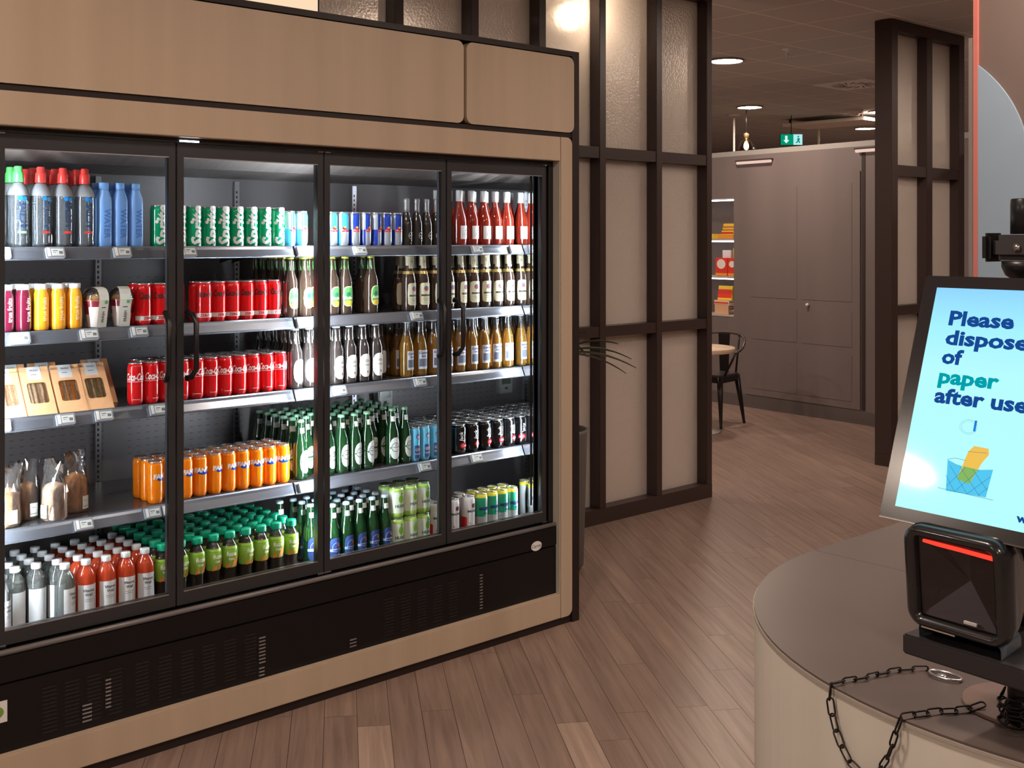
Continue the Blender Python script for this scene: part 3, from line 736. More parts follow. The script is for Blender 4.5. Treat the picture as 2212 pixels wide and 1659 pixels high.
# --- iced tea with green cap
pf = [(.0200, 0), (.0245, .004), (.0250, .020), (.0225, .050), (.0265, .085), (.0295, .115), (.0290, .140), (.0220, .160), (.0150, .170), (.0150, .178)]
cf = [(.0190, .176), (.0198, .179), (.0198, .196), (.0185, .200), (.0001, .2005)]
rff = interp(pf)
zs_ = (.070, .085, .100, .115, .130, .145)
sleeve = MB().lathe([(rff(z)+.0005, z) for z in (.074, .080, .090, .100, .115, .130, .142, .150)], 20, caps=False)
leaf_ = MB().flat(([(.004, .074), (.018, .078), (.026, .092), (.027, .116), (.016, .108), (.008, .092)], [(0, 5, 4, 3, 2, 1)]), wrap(rff, .0016)).flat(([(-.016, .072), (-.004, .076), (.000, .088), (-.008, .092), (-.016, .084)], [(0, 4, 3, 2, 1)]), wrap(rff, .0016))
bottle('tea', 'iced_tea_bottle', 'bottle', pf, clear('clear_tea_pet', (.55, .52, .50), .35, .03, .15, (.30, .22, .16), .08), cf, gl('cap_emerald', (.0, .36, .19), .35, .2),
       [('sleeve', sleeve, mat('tea_sleeve_green', (.28, .50, .06), .25, coat=.5)),
        ('artwork', leaf_, mat('peach_orange', (.85, .30, .08), .4)),
        ('lettering', MB().flat(shift(text('fuze', .021, 0, .0007, .004), .002, .124), wrap(rff, .0014)).flat(shift(text('tea', .016, 0, .0005, .004), .002, .106), wrap(rff, .0014)), mat('pale_leaf_print', (.75, .82, .62), .4))])

# ---------------------------------------------------------------- stocking the shelves
BASEZ = .4502
LET = {'top': 'top shelf', 'second': 'second shelf', 'third': 'third shelf', 'fourth': 'fourth shelf', 'bottom': 'bottom deck'}
ROWS = ['front row', 'second row', 'third row', 'fourth row', 'fifth row', 'sixth row', 'seventh row', 'eighth row', 'ninth row']
def stock(kind, desc, plural, shelf, xs, rows=1, y0=3.795, dy=.060, skip=(), rot=0, jit=.15, dz=0, rowdesc=None, only=None, dxr=0, sc=1):
    z = (BASEZ if shelf == 'bottom' else SHZ[shelf] + .0004) + dz
    rnd = random.Random(len(desc) * 31 + len(xs))
    for j in range(rows):
        place = -1
        for i, x in enumerate(xs):
            if (j, i) in skip or (only and (j, i) not in only): continue
            place += 1
            yy = y0 + dy*j
            rz = rot + rnd.uniform(-jit, jit)
            wh = (rowdesc or ROWS)[j]
            lb = '%s, %s of %s, %s from left' % (desc, wh, LET[shelf], ORD[place])
            t_ = spawn(kind, (x + dxr*j, yy + (rnd.uniform(-.0012, .0012) if j == 0 else 0), z), rz, lb, '%s on the %s' % (plural, LET[shelf]), plain=j > 0)
            t_.scale = (sc, sc, 1)
def run(x0, p, n): return [x0 + p*i for i in range(n)]
P = math.pi
# top shelf
stock('watergreen', 'Water bottle with green sport cap', 'green-capped water bottles', 'top', run(1.222, .071, 2), 2, skip=((1, 0),), y0=3.80, dy=.072)
stock('waterred', 'Water bottle with red sport cap', 'red-capped water bottles', 'top', run(1.365, .0725, 3), 3, y0=3.80, dy=.072)
stock('bluebottle', 'Powder blue drink bottle', 'powder blue bottles', 'top', run(1.573, .0548, 3), 2, y0=3.795, dy=.058, jit=.04)
stock('sprite', 'Slim green soda can', 'green soda cans', 'top', [1.767] + run(1.842, .0570, 8), 1, jit=.2)
stock('energylight', 'Light blue energy drink can', 'light blue energy drink cans', 'top', [2.292, 2.346, 2.430, 2.483, 2.536], 2, dy=.053, skip=((1, 4), (1, 3), (1, 2), (1, 1), (1, 0)), jit=.4)
stock('energy', 'Dark blue energy drink can', 'dark blue energy drink cans', 'top', run(2.590, .0518, 5), 1, jit=.35)
stock('secco', 'Small dark sparkling wine bottle', 'sparkling wine bottles', 'top', run(2.849, .0518, 4), 1, jit=.2)
stock('rose', 'Pink wine bottle with white cap', 'pink wine bottles', 'top', run(3.066, .0690, 6), 2, y0=3.80, dy=.068, jit=.12, skip=((0, 0),))
# second shelf
stock('smoothiered', 'Dark red smoothie bottle', 'dark red smoothies', 'second', run(1.253, .0545, 2), 2, dy=.053, jit=.2)
stock('smoothieorange', 'Orange smoothie bottle', 'orange smoothies', 'second', run(1.364, .0545, 3), 2, dy=.053, jit=.2)
stock('colazero', 'Red cola can, black script', 'black-script cola cans', 'second', [1.712, 1.770, 1.866] + run(1.940, .0568, 6), 2, skip=((0, 2),), jit=.35)
stock('greenlabel', 'Brown beer bottle, green label', 'green-label beer bottles', 'second', run(2.300, .0625, 7), 5, sc=.975, y0=3.80, dy=.0625, skip=((0, 2), (0, 5), (1, 5), (2, 5), (3, 5), (4, 5), (3, 4), (4, 4), (4, 3), (3, 6), (4, 6), (2, 6), (2, 4), (3, 3), (4, 2), (1, 3), (3, 2)), jit=.25)
stock('cream', 'Brown wheat beer, cream label', 'cream-label wheat beers', 'second', run(2.865, .0690, 9), 2, y0=3.80, dy=.066, jit=.25)
# third shelf
stock('cola', 'Red cola can, white script', 'white-script cola cans', 'third', [1.684] + run(1.7398, .0568, 10), 3, skip=((1, 0), (2, 0)), y0=3.795, dy=.0575, jit=.4)
stock('whitelabel', 'Dark beer bottle, white label', 'white-label beer bottles', 'third', run(2.320, .0625, 8), 5, y0=3.80, dy=.0625, skip=((0, 2), (3, 7), (4, 7), (4, 6), (3, 6), (4, 5), (4, 4), (3, 5), (2, 7), (2, 6), (0, 7), (2, 2), (2, 3), (2, 4), (2, 5), (3, 1), (3, 2), (3, 3), (4, 1), (4, 2), (4, 3)), jit=.25)
stock('corona', 'Clear lager bottle, pale label', 'clear lager bottles', 'third', run(2.852, .0700, 9), 3, y0=3.80, dy=.066, jit=.25)
# fourth shelf
stock('orange', 'Orange soda can', 'orange soda cans', 'fourth', run(1.757, .0566, 10), 3, y0=3.800, dy=.0575, skip=((0, 1),), jit=.5)
stock('green', 'Green beer bottle, silver label', 'green beer bottles', 'fourth', run(2.345, .0620, 9), 6, y0=3.80, dy=.062, sc=.965, skip=((0, 1), (0, 6), (2, 3), (4, 4), (5, 5)), jit=.3)
stock('bluecan', 'Sky blue slim cocktail can', 'sky blue slim cans', 'fourth', run(2.889, .0505, 4), 5, skip=((2, 0), (3, 0), (3, 1), (4, 0)), y0=3.795, dy=.0505, jit=.1)
stock('blackcan', 'Black and red mixer can', 'black mixer cans', 'fourth', run(3.132, .0715, 5), 5, y0=3.80, dy=.070, jit=.2)
# bottom deck
stock('vitclear', 'Cloudy drink bottle, white label', 'cloudy vitamin drinks', 'bottom', run(1.216, .0675, 4), 5, y0=3.735, dy=.067, skip=((0, 1), (0, 2), (1, 0), (2, 0), (3, 0), (4, 0), (4, 1)), jit=.5)
stock('vitred', 'Red drink bottle, white label', 'red vitamin drinks', 'bottom', run(1.488, .0675, 4), 5, y0=3.735, dy=.067, jit=.3)
stock('tea', 'Green-capped iced tea bottle', 'iced tea bottles', 'bottom', run(1.7565, .0634, 9), 7, y0=3.735, dy=.0625, jit=.3)
stock('zero', 'Green beer bottle, navy label', 'navy-label beer bottles', 'bottom', run(2.327, .0612, 7), 4, sc=.96, y0=3.735, dy=.0625, skip=((0, 0), (0, 1), (1, 0), (2, 0)), jit=.12)
stock('hugo', 'Lower white and green spritz can', 'white and green spritz cans', 'bottom', run(2.755, .0665, 3), 2, y0=3.740, dy=.0665, jit=.2)
stock('hugo', 'Upper white and green spritz can', 'white and green spritz cans', 'bottom', run(2.755, .0665, 3), 2, y0=3.740, dy=.0665, jit=.2, dz=.1265)
stock('rum', 'White and red rum cocktail can', 'white and red rum cans', 'bottom', [2.953, 3.050, 3.135], 2, skip=((1, 1),), y0=3.740, dy=.061, jit=.3)
stock('mojito', 'Green and silver cocktail can', 'green and silver cocktail cans', 'bottom', run(3.208, .0590, 4), 2, y0=3.740, dy=.060, jit=.2)

# --- fresh cups with a paper band
def cup(x, y, label, rz):
    t = thing('dessert_cup', label, 'cup', (x, y, SHZ['second']+.0004), rz, 'fresh dessert cups on the second shelf')
    prof = [(.026, 0), (.028, .004), (.034, .045), (.037, .070), (.041, .090), (.042, .094)]
    MB().lathe(prof, 24, mfn=lambda a, z: 0 if z < .045 - .02*sin(a*2) else (1 if z < .083 else 2)).obj('cup_body', [mat('yogurt', (.80, .72, .68), .3, coat=.8), mat('berry_layer', (.26, .02, .04), .3, coat=.8), mat('granola', (.55, .28, .09), .8, bump=1)], t)
    MB().lathe([(.043, .092), (.044, .095), (.041, .110), (.032, .124), (.018, .131), (.0001, .132)], 24, caps=False).obj('dome_lid', clear('dome_clear', (.93, .94, .94), .3, .03, .04, (.8, .8, .8), .06), t)
    MB().lathe([(.036, .092), (.028, .105), (.0001, .114)], 18, caps=False).obj('topping', mat('crumble', (.60, .30, .10), .9, noise=((260, 260, 260), .5), bump=1), t)
    # band: over the lid from front foot to back foot
    b = MB(); path = [(-.0295, .001), (-.0365, .045), (-.0450, .094), (-.0425, .112), (-.033, .128), (-.018, .1345), (0, .136), (.018, .1345), (.033, .128), (.0425, .112), (.0450, .094), (.0365, .045), (.0295, .001)]
    for (a0, z0), (a1, z1) in zip(path, path[1:]): b.poly([(-.019, a0, z0), (.019, a0, z0), (.019, a1, z1), (-.019, a1, z1)])
    bd = b.obj('paper_band', mat('band_ivory', (.74, .74, .66), .55), t)
    sf = lambda u, v: (u, -.0300 - .0008 - (.0155*min(v/.094, 1)), v)
    MB().flat(shift(text('FRÄSH', .0135, 0, .0002, 0, 1, .036), 0, .036), sf).flat(rect(-.008, .066, .008, .069), sf).obj('lettering', M_ink, bd)
    MB().flat(rect(.004, .080, .014, .091), sf).obj('green_mark', mat('mark_green', (.12, .40, .14), .5), bd)
cup(1.548, 3.800, 'dessert cup with white paper band, dark berry layer, left of the two', .25)
cup(1.638, 3.803, 'dessert cup with white paper band beside the red cola cans', -.1)

# --- sandwich cartons leaning back
def carton(x, y, label, fill, col, rz=0, lean=34, marks=True):
    t = thing('sandwich_carton', label, 'sandwich box', (x, y, SHZ['third']+.001), rz, 'kraft sandwich cartons on the third shelf')
    w, h = .094, .176
    ca_, sa_ = cos(R(lean)), sin(R(lean))
    def fr_(u, v, d=0): return (u, v*sa_ + d*ca_, v*ca_ - d*sa_)     # point on the leaning face, d = depth behind it
    b = MB(); wx, z0, z1 = .031, .042, .118
    ol = rrect(-wx, z0, wx, z1, .009, 4)
    out = []
    for (u, v) in ol:
        k = max(abs(u)/(w/2), abs((v-(z0+z1)/2)) / ((h/2))) 
        out.append((u, v))
    # face with a window: ring of quads between window outline and rectangle
    n = len(ol); rc_ = []
    for (u, v) in ol:
        du, dv = u, v-(z0+z1)/2
        s1 = (w/2)/abs(du) if abs(du) > 1e-6 else 1e9
        s2 = ((h-(z0+z1)/2) if dv > 0 else (z0+z1)/2)/abs(dv) if abs(dv) > 1e-6 else 1e9
        s_ = min(s1, s2); rc_.append((du*s_, dv*s_+(z0+z1)/2))
    for i in range(n):
        j = (i+1) % n
        b.poly([fr_(*ol[i]), fr_(*ol[j]), fr_(*rc_[j]), fr_(*rc_[i])])
        b.poly([fr_(*ol[i]), fr_(*ol[j]), fr_(*ol[j], .008), fr_(*ol[i], .008)])
    for (u0, v0) in ((-w/2, 0), (w/2, 0), (-w/2, h), (w/2, h)):
        i = min(range(n), key=lambda q: (rc_[q][0]-u0)**2 + (rc_[q][1]-v0)**2)
    def cornerfill(u0, v0):
        side = [q for q in rc_ if abs(q[0]-u0) < 1e-4 and (q[1]-v0)*(1 if v0 == 0 else -1) < h*.9]
        top_ = [q for q in rc_ if abs(q[1]-v0) < 1e-4]
        if side and top_:
            a_ = min(side, key=lambda q: abs(q[1]-v0)); c_ = min(top_, key=lambda q: abs(q[0]-u0)); b.poly([fr_(u0, v0), fr_(*a_), fr_(*c_)])
    for u0 in (-w/2, w/2):
        for v0 in (0, h): cornerfill(u0, v0)
    # wedge sides and back
    hy = h*sa_; hz = h*ca_
    for u in (-w/2, w/2): b.poly([(u, 0, 0), (u, hy, hz), (u, hy+.012, 0)])
    b.poly([(-w/2, 0, 0), (w/2, 0, 0), (w/2, hy+.012, 0), (-w/2, hy+.012, 0)])
    b.poly([(-w/2, hy+.012, 0), (w/2, hy+.012, 0), (w/2, hy, hz), (-w/2, hy, hz)])
    b.obj('carton', mat('kraft_card', (.82, .46, .23), .6, noise=((60, 60, 60), .04)), t)
    s_ = MB(); rnd = random.Random(int(x*1000)); m_ = 0
    u = -wx-.004
    while u < wx+.004:
        wd = rnd.uniform(.005, .010); d = rnd.uniform(.003, .007)
        wob = rnd.uniform(-.003, .003)
        for q in range(5):
            v0 = z0-.003 + (z1-z0+.006)*q/5; v1 = z0-.003 + (z1-z0+.006)*(q+1)/5
            a_ = wob*sin(q*1.4); c_ = wob*sin((q+1)*1.4)
            s_.poly([fr_(u+a_, v0, d), fr_(u+wd+a_, v0, d+.001), fr_(u+wd+c_, v1, d+.001), fr_(u+c_, v1, d)], m_ % 4)
        u += wd; m_ += rnd.randint(1, 2)
    s_.poly([fr_(-wx-.005, z0-.005, .0078), fr_(wx+.005, z0-.005, .0078), fr_(wx+.005, z1+.005, .0078), fr_(-wx-.005, z1+.005, .0078)], 0)
    s_.obj('sandwich', [mat('bread_brown', (.42, .26, .14), .8, noise=((200, 200, 60), .3)), mat('bread_pale', (.66, .50, .32), .8, noise=((200, 200, 60), .2)), mat('filling_'+fill, col, .5, noise=((220, 220, 120), .5)), mat('bread_crust', (.24, .13, .07), .8)], t)
    MB().poly([fr_(-wx, z0, .001), fr_(wx, z0, .001), fr_(wx, z1, .001), fr_(-wx, z1, .001)]).obj('window_film', clear('window_film', (.95, .95, .95), .2, .08, 0, extra=.03), t)
    lb_ = MB().poly([fr_(-.023, .128, -.0008), (fr_(.021, .128, -.0008)), fr_(.021, .176, -.0008), fr_(-.023, .176, -.0008)]).obj('label', mat('carton_label', (.66, .68, .68), .5), t)
    f2 = lambda u_, v: fr_(u_, v, -.0016)
    MB().flat(shift(text('FRÄSH', .009, 0, .0002), 0, .163), f2).flat(rect(-.012, .1455, .006, .1475, 1), f2).obj('lettering', mat('grey_ink2', (.12, .12, .14), .5), lb_)
carton(1.262, 3.762, 'kraft sandwich carton at the left end of the third shelf', 'tuna', (.50, .36, .22))
carton(1.360, 3.762, 'kraft sandwich carton with pale bread, second from left', 'cheese', (.55, .42, .28))
carton(1.461, 3.760, 'kraft sandwich carton showing orange carrot and salad filling', 'carrot', (.75, .22, .02))
carton(1.550, 3.763, 'kraft sandwich carton with green leaf filling, front right one', 'leaf', (.20, .20, .09))
carton(1.611, 3.878, 'shaded kraft sandwich carton at the right behind the front row', 'ham', (.38, .20, .08))
carton(1.430, 3.880, 'kraft sandwich carton tucked behind the carrot one', 'egg', (.5, .3, .1))
carton(1.325, 3.880, 'kraft sandwich carton tucked behind the pale-bread one', 'egg', (.5, .3, .1))

# --- bread rolls in clear bags
def breadbag(x, y, label, rz, s=1.0, tall=.125, tint=(.72, .33, .12)):
    t = thing('bread_bag', label, 'bagged bread', (x, y, SHZ['fourth']+.001), rz, 'clear bags of bread on the fourth shelf')
    rnd = random.Random(int(x*997))
    r = .037*s
    MB().lathe([(r*.82, 0), (r*.98, .006), (r, .02), (r*.98, tall*.6), (r*.96, tall*.82), (r*.7, tall*.94), (r*.25, tall), (.0001, tall+.002)], 22, sq=0).obj('bread', mat('bread_%d' % (x*1000), tint, .75, noise=((55, 55, 35), .35), bump=.8), t)
    b = MB(); n = 26; H_ = tall + .070
    levels = [(r*1.04, 0), (r*1.10, .01), (r*1.06, .05), (r*1.07, .09), (r*1.05, tall*.95), (r*1.0, tall+.02), (r*1.1, tall+.045), (r*1.25, H_)]
    base = 0
    for li, (rr, z) in enumerate(levels):
        for k in range(n):
            a = 2*pi*k/n
            fl = max(0, (z-tall*.85)/(H_-tall*.85)); fl = min(1, fl)
            j = 1 + rnd.uniform(-.045, .045)*(1+fl*1.5)
            b.v.append((rr*j*sin(a), -rr*j*cos(a)*(1-fl*.88), z + (rnd.uniform(-.010, .010)*fl if li > 3 else 0)))
    for li in range(len(levels)-1):
        for k in range(n):
            k2 = (k+1) % n; b.f.append((li*n+k, li*n+k2, (li+1)*n+k2, (li+1)*n+k)); b.m.append(0); b.sm.append(rnd.random() < .6)
    b.obj('bag', clear('cellophane', (.93, .93, .94), .35, .09, .07, (.8, .8, .82), .10), t)
    lb_ = MB().flat(rect(-.014, .012, .014, .055), wrap(r*1.12)).obj('label', mat('bag_label', (.66, .68, .62), .5), t)
    MB().flat(rect(-.010, .020, .010, .022), wrap(r*1.12, .0012)).flat(rect(-.010, .040, .004, .0415), wrap(r*1.12, .0012)).obj('lettering', mat('grey_ink2', (.12, .12, .14), .5), lb_)
breadbag(1.262, 3.808, 'bagged bread at the left end, cut face streaked orange', .1, 1.08, .120, (.98, .46, .15))
breadbag(1.345, 3.865, 'bagged bread standing back between two others', .2, .98, .120, (.78, .42, .17))
breadbag(1.405, 3.790, 'bagged pale pinkish bread standing closest to the shelf edge', -1.2, 1.06, .122, (1.0, .62, .38))
breadbag(1.500, 3.860, 'bagged brown bread at the right, white label facing right', .5, 1.10, .130, (.90, .38, .11))

# ================================================================ COUNTER AND KIOSK
CZ = .90
ct = thing('checkout_counter', 'round-ended counter with brown top and pale grey curved side', 'counter', (2.55, .86, 0))
def stadium(r, x1, n=40, cx=0, cy=0):
    return [(cx + r*cos(R(90 + 180*i/n)), cy + r*sin(R(90 + 180*i/n))) for i in range(n+1)] + [(x1, cy-r), (x1, cy+r)]
M_top = mat('brown_laminate', (.105, .080, .074), .38, noise=((3, 3, 3), .05))
M_pale = wood_mat('pale_grey_laminate', (.70, .68, .62), (7, 7, .35), .05, .45)
b = MB().prism(stadium(.797, 0, 48), CZ-.004, CZ); b.prism([(0.0015, -.797), (1.8, -.797), (1.8, .797), (0.0015, .797)], CZ-.004, CZ); b.obj('worktop', M_top, ct)
MB().prism(stadium(.800, 1.8, 48), CZ-.010, CZ-.0042).obj('worktop_edge', mat('edge_band', (.40, .36, .32), .45), ct)
MB().prism(stadium(.7965, 1.8, 48), .06, CZ-.0102).obj('curved_panel', M_pale, ct)
MB().prism(stadium(.74, 1.78, 40), 0, .06).obj('plinth', M_black, ct)

KO = Vector((1.770, 1.022, CZ)); KA = R(-94.5)
def kmat(x, y, z, tilt=0):
    return Matrix.Translation((x, y, z)) @ Matrix.Rotation(tilt, 4, 'X')
ks = thing('kiosk_stand', 'black pole stand on a round base with a side arm', 'stand', KO, KA)
# kiosk-local: x to the right, y away from the viewer, z up from the worktop
def toK(wx, wy):
    d = Vector((wx, wy, 0)) - Vector((KO.x, KO.y, 0)); return (d.x*cos(KA) + d.y*sin(KA), -d.x*sin(KA) + d.y*cos(KA))
px_, py_ = toK(1.975, .862); bx_, by_ = toK(1.962, .860); fx_, fy_ = toK(1.888, .822)
MB().lathe([(.100, .0006), (.100, .004), (.098, .0055), (.001, .0055)], 40, bx_, by_, smooth=False).obj('base_plate', mat('base_plate_brown', (.20, .13, .115), .35), ks)
M_pole = mat('pole_black', (.018, .02, .024), .3, .3)
MB().lathe([(.027, .0065), (.027, .60), (.026, .70)], 28, px_, py_).obj('pole', M_pole, ks)
MB().lathe([(.031, .0065), (.031, .1125)], 28, fx_, fy_).obj('front_post', M_pole, ks)
MB().lathe([(.022, .70), (.022, .730), (.034, .738), (.040, .752), (.040, .763), (.001, .763)], 28, px_, py_).obj('pole_neck', M_black, ks)
MB().obox(kmat(px_+.016, py_-.01, .786), .125, .05, .044).obj('clamp', mat('clamp_grey', (.06, .055, .06), .4, .3), ks, .01)
MB().obox(kmat(px_-.055, py_-.01, .786), .016, .056, .050).obj('clamp_knob', M_black, ks, .006)
MB().lathe([(.006, 0), (.007, .002), (.001, .003)], 12).obj('screw', M_chrome, ks).matrix_local = Matrix.Translation((px_+.002, py_-.036, .786)) @ Matrix.Rotation(R(90), 4, 'X')
MB().lathe([(.026, .809), (.026, .868), (.024, .870), (.001, .870)], 28, px_, py_).obj('pole_top', M_pole, ks)
MB().quadbox(.052, -.012, .113, .27, .085, .146).obj('arm', mat('arm_black', (.025, .024, .028), .4), ks, .003)
MB().quadbox(px_-.02, .0855, .112, px_+.02, py_-.02, .142).obj('arm_bracket', M_black, ks)
# monitor
mo = thing('monitor', 'tilted black monitor asking to dispose of paper after use', 'monitor', (KO.x, KO.y, 1.229))
mo.rotation_euler = Matrix.Rotation(KA, 3, 'Z').__matmul__(Matrix.Rotation(R(-19), 3, 'X')).to_euler()
MW, MH = .335, .430
b = MB().prism(rrect(0, 0, MW, MH, .006, 3)[::-1], .0, .030, ax='y').obj('housing', mat('monitor_black', (.022, .020, .024), .18), mo)
MB().quadbox(.09, .030, .1, .25, .045, .33).obj('back_cover', M_black, mo)
def screenmat():
    m = bpy.data.materials.new('lit_screen'); m.use_nodes = True; nt = m.node_tree; N = nt.nodes.new; L = nt.links.new
    b = nt.nodes['Principled BSDF']; b.inputs['Base Color'].default_value = (.02, .02, .02, 1); b.inputs['Roughness'].default_value = .05
    tc = N('ShaderNodeTexCoord'); sp = N('ShaderNodeSeparateXYZ'); L(tc.outputs['Object'], sp.inputs[0])
    cr = N('ShaderNodeValToRGB'); mr = N('ShaderNodeMapRange'); mr.inputs['From Min'].default_value = .02; mr.inputs['From Max'].default_value = .41
    L(sp.outputs[2], mr.inputs[0]); L(mr.outputs[0], cr.inputs[0])
    cr.color_ramp.elements[0].color = (.42, .90, .93, 1); cr.color_ramp.elements[1].color = (.24, .60, .98, 1)
    e = cr.color_ramp.elements.new(.62); e.color = (.42, .88, .91, 1); e = cr.color_ramp.elements.new(.82); e.color = (.33, .80, .96, 1)
    L(cr.outputs[0], b.inputs['Emission Color']); b.inputs['Emission Strength'].default_value = 1.0
    return m
scn = MB().quadbox(.0262, -.0006, .0222, MW-.024, .001, MH-.0215).obj('screen', screenmat(), mo)
def onscr(d=0): return lambda u, v: (u, -.0012-d, v)
def stxt(s, x, ybase, capw, hgt=.0350, bold=.0013):
    T_ = text(s, hgt, 0, bold, 0, 0, capw, 'LEFT')
    mx = min(u for u, v in T_[0]); 
    return shift(T_, x-mx, 0)
def onbase(T_, base, desc=0):
    lo = min(v for u, v in T_[0]); return [(u, v - lo + base - desc) for u, v in T_[0]], T_[1]
b = MB()
for s, w_, base, dsc in (('Please', .117, .3415, .0004), ('dispose', .148, .3075, .0085), ('of', .0385, .2735, .0004), ('after use', .164, .2055, .0004)):
    b.flat(onbase(stxt(s, .061, 0, w_), base, dsc), onscr())
b.obj('lettering', emat('screen_navy', (.012, .085, .38), .7), scn)
MB().flat(onbase(stxt('paper', .0620, 0, .108), .2395, .0085), onscr()).obj('lettering', emat('screen_teal', (.0, .36, .42), .9), scn)
MB().flat(onbase(stxt('1', .1405, 0, None, .024, .0009), .166), onscr()).obj('lettering', emat('screen_blue', (.01, .22, .75), .9), scn)
MB().flat(([(.1057, .1137), (.122, .1085), (.145, .1055), (.165, .1060), (.1857, .1096), (.1816, .0642), (.1124, .0631)], [(0, 6, 5, 4, 3, 2, 1)]), onscr()).obj('basket_drawing', emat('screen_basket_blue', (.10, .62, .95), .85), scn)
MB().flat(([(.128, .085), (.150, .080), (.166, .118), (.175, .132), (.1725, .1415), (.1475, .1425), (.139, .132)], [(0, 1, 2, 3, 4, 5, 6)]), onscr(.0005)).obj('receipt_drawing', emat('screen_orange', (.85, .52, .09), .95), scn)
MB().flat(([(.128, .085), (.150, .080), (.1605, .1056), (.1355, .1072)], [(0, 1, 2, 3)]), onscr(.0008)).obj('receipt_in_basket', emat('screen_olive', (.25, .50, .12), .9), scn)
b = MB()
def seg(u0, v0, u1, v1, t=.0006, d=.001):
    L_ = math.hypot(u1-u0, v1-v0); nx, ny = -(v1-v0)/L_*t/2, (u1-u0)/L_*t/2
    b.flat(([(u0-nx, v0-ny), (u1-nx, v1-ny), (u1+nx, v1+ny), (u0+nx, v0+ny)], [(0, 1, 2, 3)]), onscr(d))
for q in ((.098, .0655, .195, .0620), (.112, .105, .150, .064), (.108, .088, .128, .064), (.130, .105, .172, .064), (.152, .1045, .183, .075), (.112, .070, .140, .1055), (.128, .064, .163, .105), (.150, .064, .184, .098), (.169, .065, .183, .080), (.1057, .1137, .118, .118), (.118, .118, .138, .117), (.139, .132, .172, .134)): seg(*q)
for k in range(14):
    a0, a1 = 2*pi*k/14, 2*pi*(k+1)/14
    for r0 in (.0125, .0155): seg(.132+r0*cos(a0), .172+r0*sin(a0)*.8, .132+r0*cos(a1), .172+r0*sin(a1)*.8, .0003)
b.obj('line_drawing', emat('screen_line', (.05, .25, .42), .7), scn)
MB().flat(onbase(stxt('wanzl', .236, 0, .052, .017, .0007), .036), onscr()).obj('lettering', emat('screen_navy', (.012, .085, .38), .7), scn)
MB().quadbox(0, -.0008, -.001, MW, .004, .0012).obj('lower_edge', M_chrome, mo)

# scanner
sc = thing('barcode_scanner', 'black barcode scanner with a glowing red line, on the kiosk arm', 'scanner', (0, 0, 0))
sc.matrix_world = Matrix.Translation(KO) @ Matrix.Rotation(KA, 4, 'Z') @ Matrix.Translation((.058, -.002, .163)) @ Matrix.Rotation(R(5), 4, 'X')
SW, SH = .176, .172
M_sc = mat('scanner_black', (.015, .016, .019), .22, coat=.4)
def loftbox(secs, name, m, parent, n=6):
    b = MB(); k = None
    for (y, x0, z0, x1, z1, r) in secs:
        pts = rrect(x0, z0, x1, z1, r, n); k = len(pts); b.v += [(p[0], y, p[1]) for p in pts]
    for i in range(len(secs)-1):
        for j in range(k):
            j2 = (j+1) % k; b.f.append((i*k+j, i*k+j2, (i+1)*k+j2, (i+1)*k+j)); b.m.append(0); b.sm.append(True)
    q = (len(secs)-1)*k
    b.f.append(tuple(range(q, q+k))); b.m.append(0); b.sm.append(False)
    return b.obj(name, m, parent)
body = loftbox([(.006, .020, .018, SW-.020, SH-.020, .010), (-.006, .018, .016, SW-.018, SH-.018, .010), (-.009, .010, .009, SW-.010, SH-.010, .020), (-.004, .002, .003, SW-.002, SH-.003, .026), (.012, 0, 0, SW, SH, .028), (.040, .006, .004, SW-.004, SH-.004, .03), (.085, .022, .012, SW-.018, SH-.020, .035), (.10, .04, .03, SW-.04, SH-.04, .03)], 'body', M_sc, sc)
MB().quadbox(.020, .0040, .018, SW-.020, .0055, SH-.020).obj('scan_window', clear('scan_glass', (.75, .75, .78), .15, .02, 0, extra=.04), sc)
b = MB(); cx, cz = SW*.52, SH*.48; f0, f1, g0, g1 = .022, SW-.022, .020, SH-.022
for P0, P1, mi in (((f0, g0), (f1, g0), 1), ((f1, g0), (f1, g1), 0), ((f1, g1), (cx+.02, g1), 0), ((cx+.02, g1), (cx-.03, g1), 2), ((cx-.03, g1), (f0, g1), 0), ((f0, g1), (f0, g0), 0)):
    b.poly([(P0[0], .008, P0[1]), (P1[0], .008, P1[1]), (cx, .040, cz)], mi)
b.obj('mirror_facets', [mat('facet_shaded', (.075, .07, .08), .35, .5), mat('facet_half_lit', (.13, .12, .13), .35, .6), mat('facet_lit', (.17, .16, .16), .35, .5)], sc)
MB().tube([(.034, .002, SH-.026), (.060, .002, SH-.027), (.100, .002, SH-.028), (SW-.022, .002, SH-.030)], [.0028, .0036, .0036, .0038], 8).obj('red_light_bar', emat('scanner_red', (1.0, .035, .02), 1.8), sc)
MB().quadbox(.030, -.0105, .004, .090, -.0085, .0065).obj('chrome_trim', M_chrome, sc)
MB().quadbox(.100, -.0002, .026, .122, .0036, .030).obj('maker_lettering', mat('scanner_print', (.6, .6, .6), .4), sc)
loftbox([(-.002, .020, -.022, SW-.014, .006, .008), (.07, .030, -.022, SW-.02, .006, .008)], 'stand_foot', mat('foot_blue_sheen', (.10, .13, .17), .25, .3), sc)  # bluish tone puts a light blue reflection into the colour

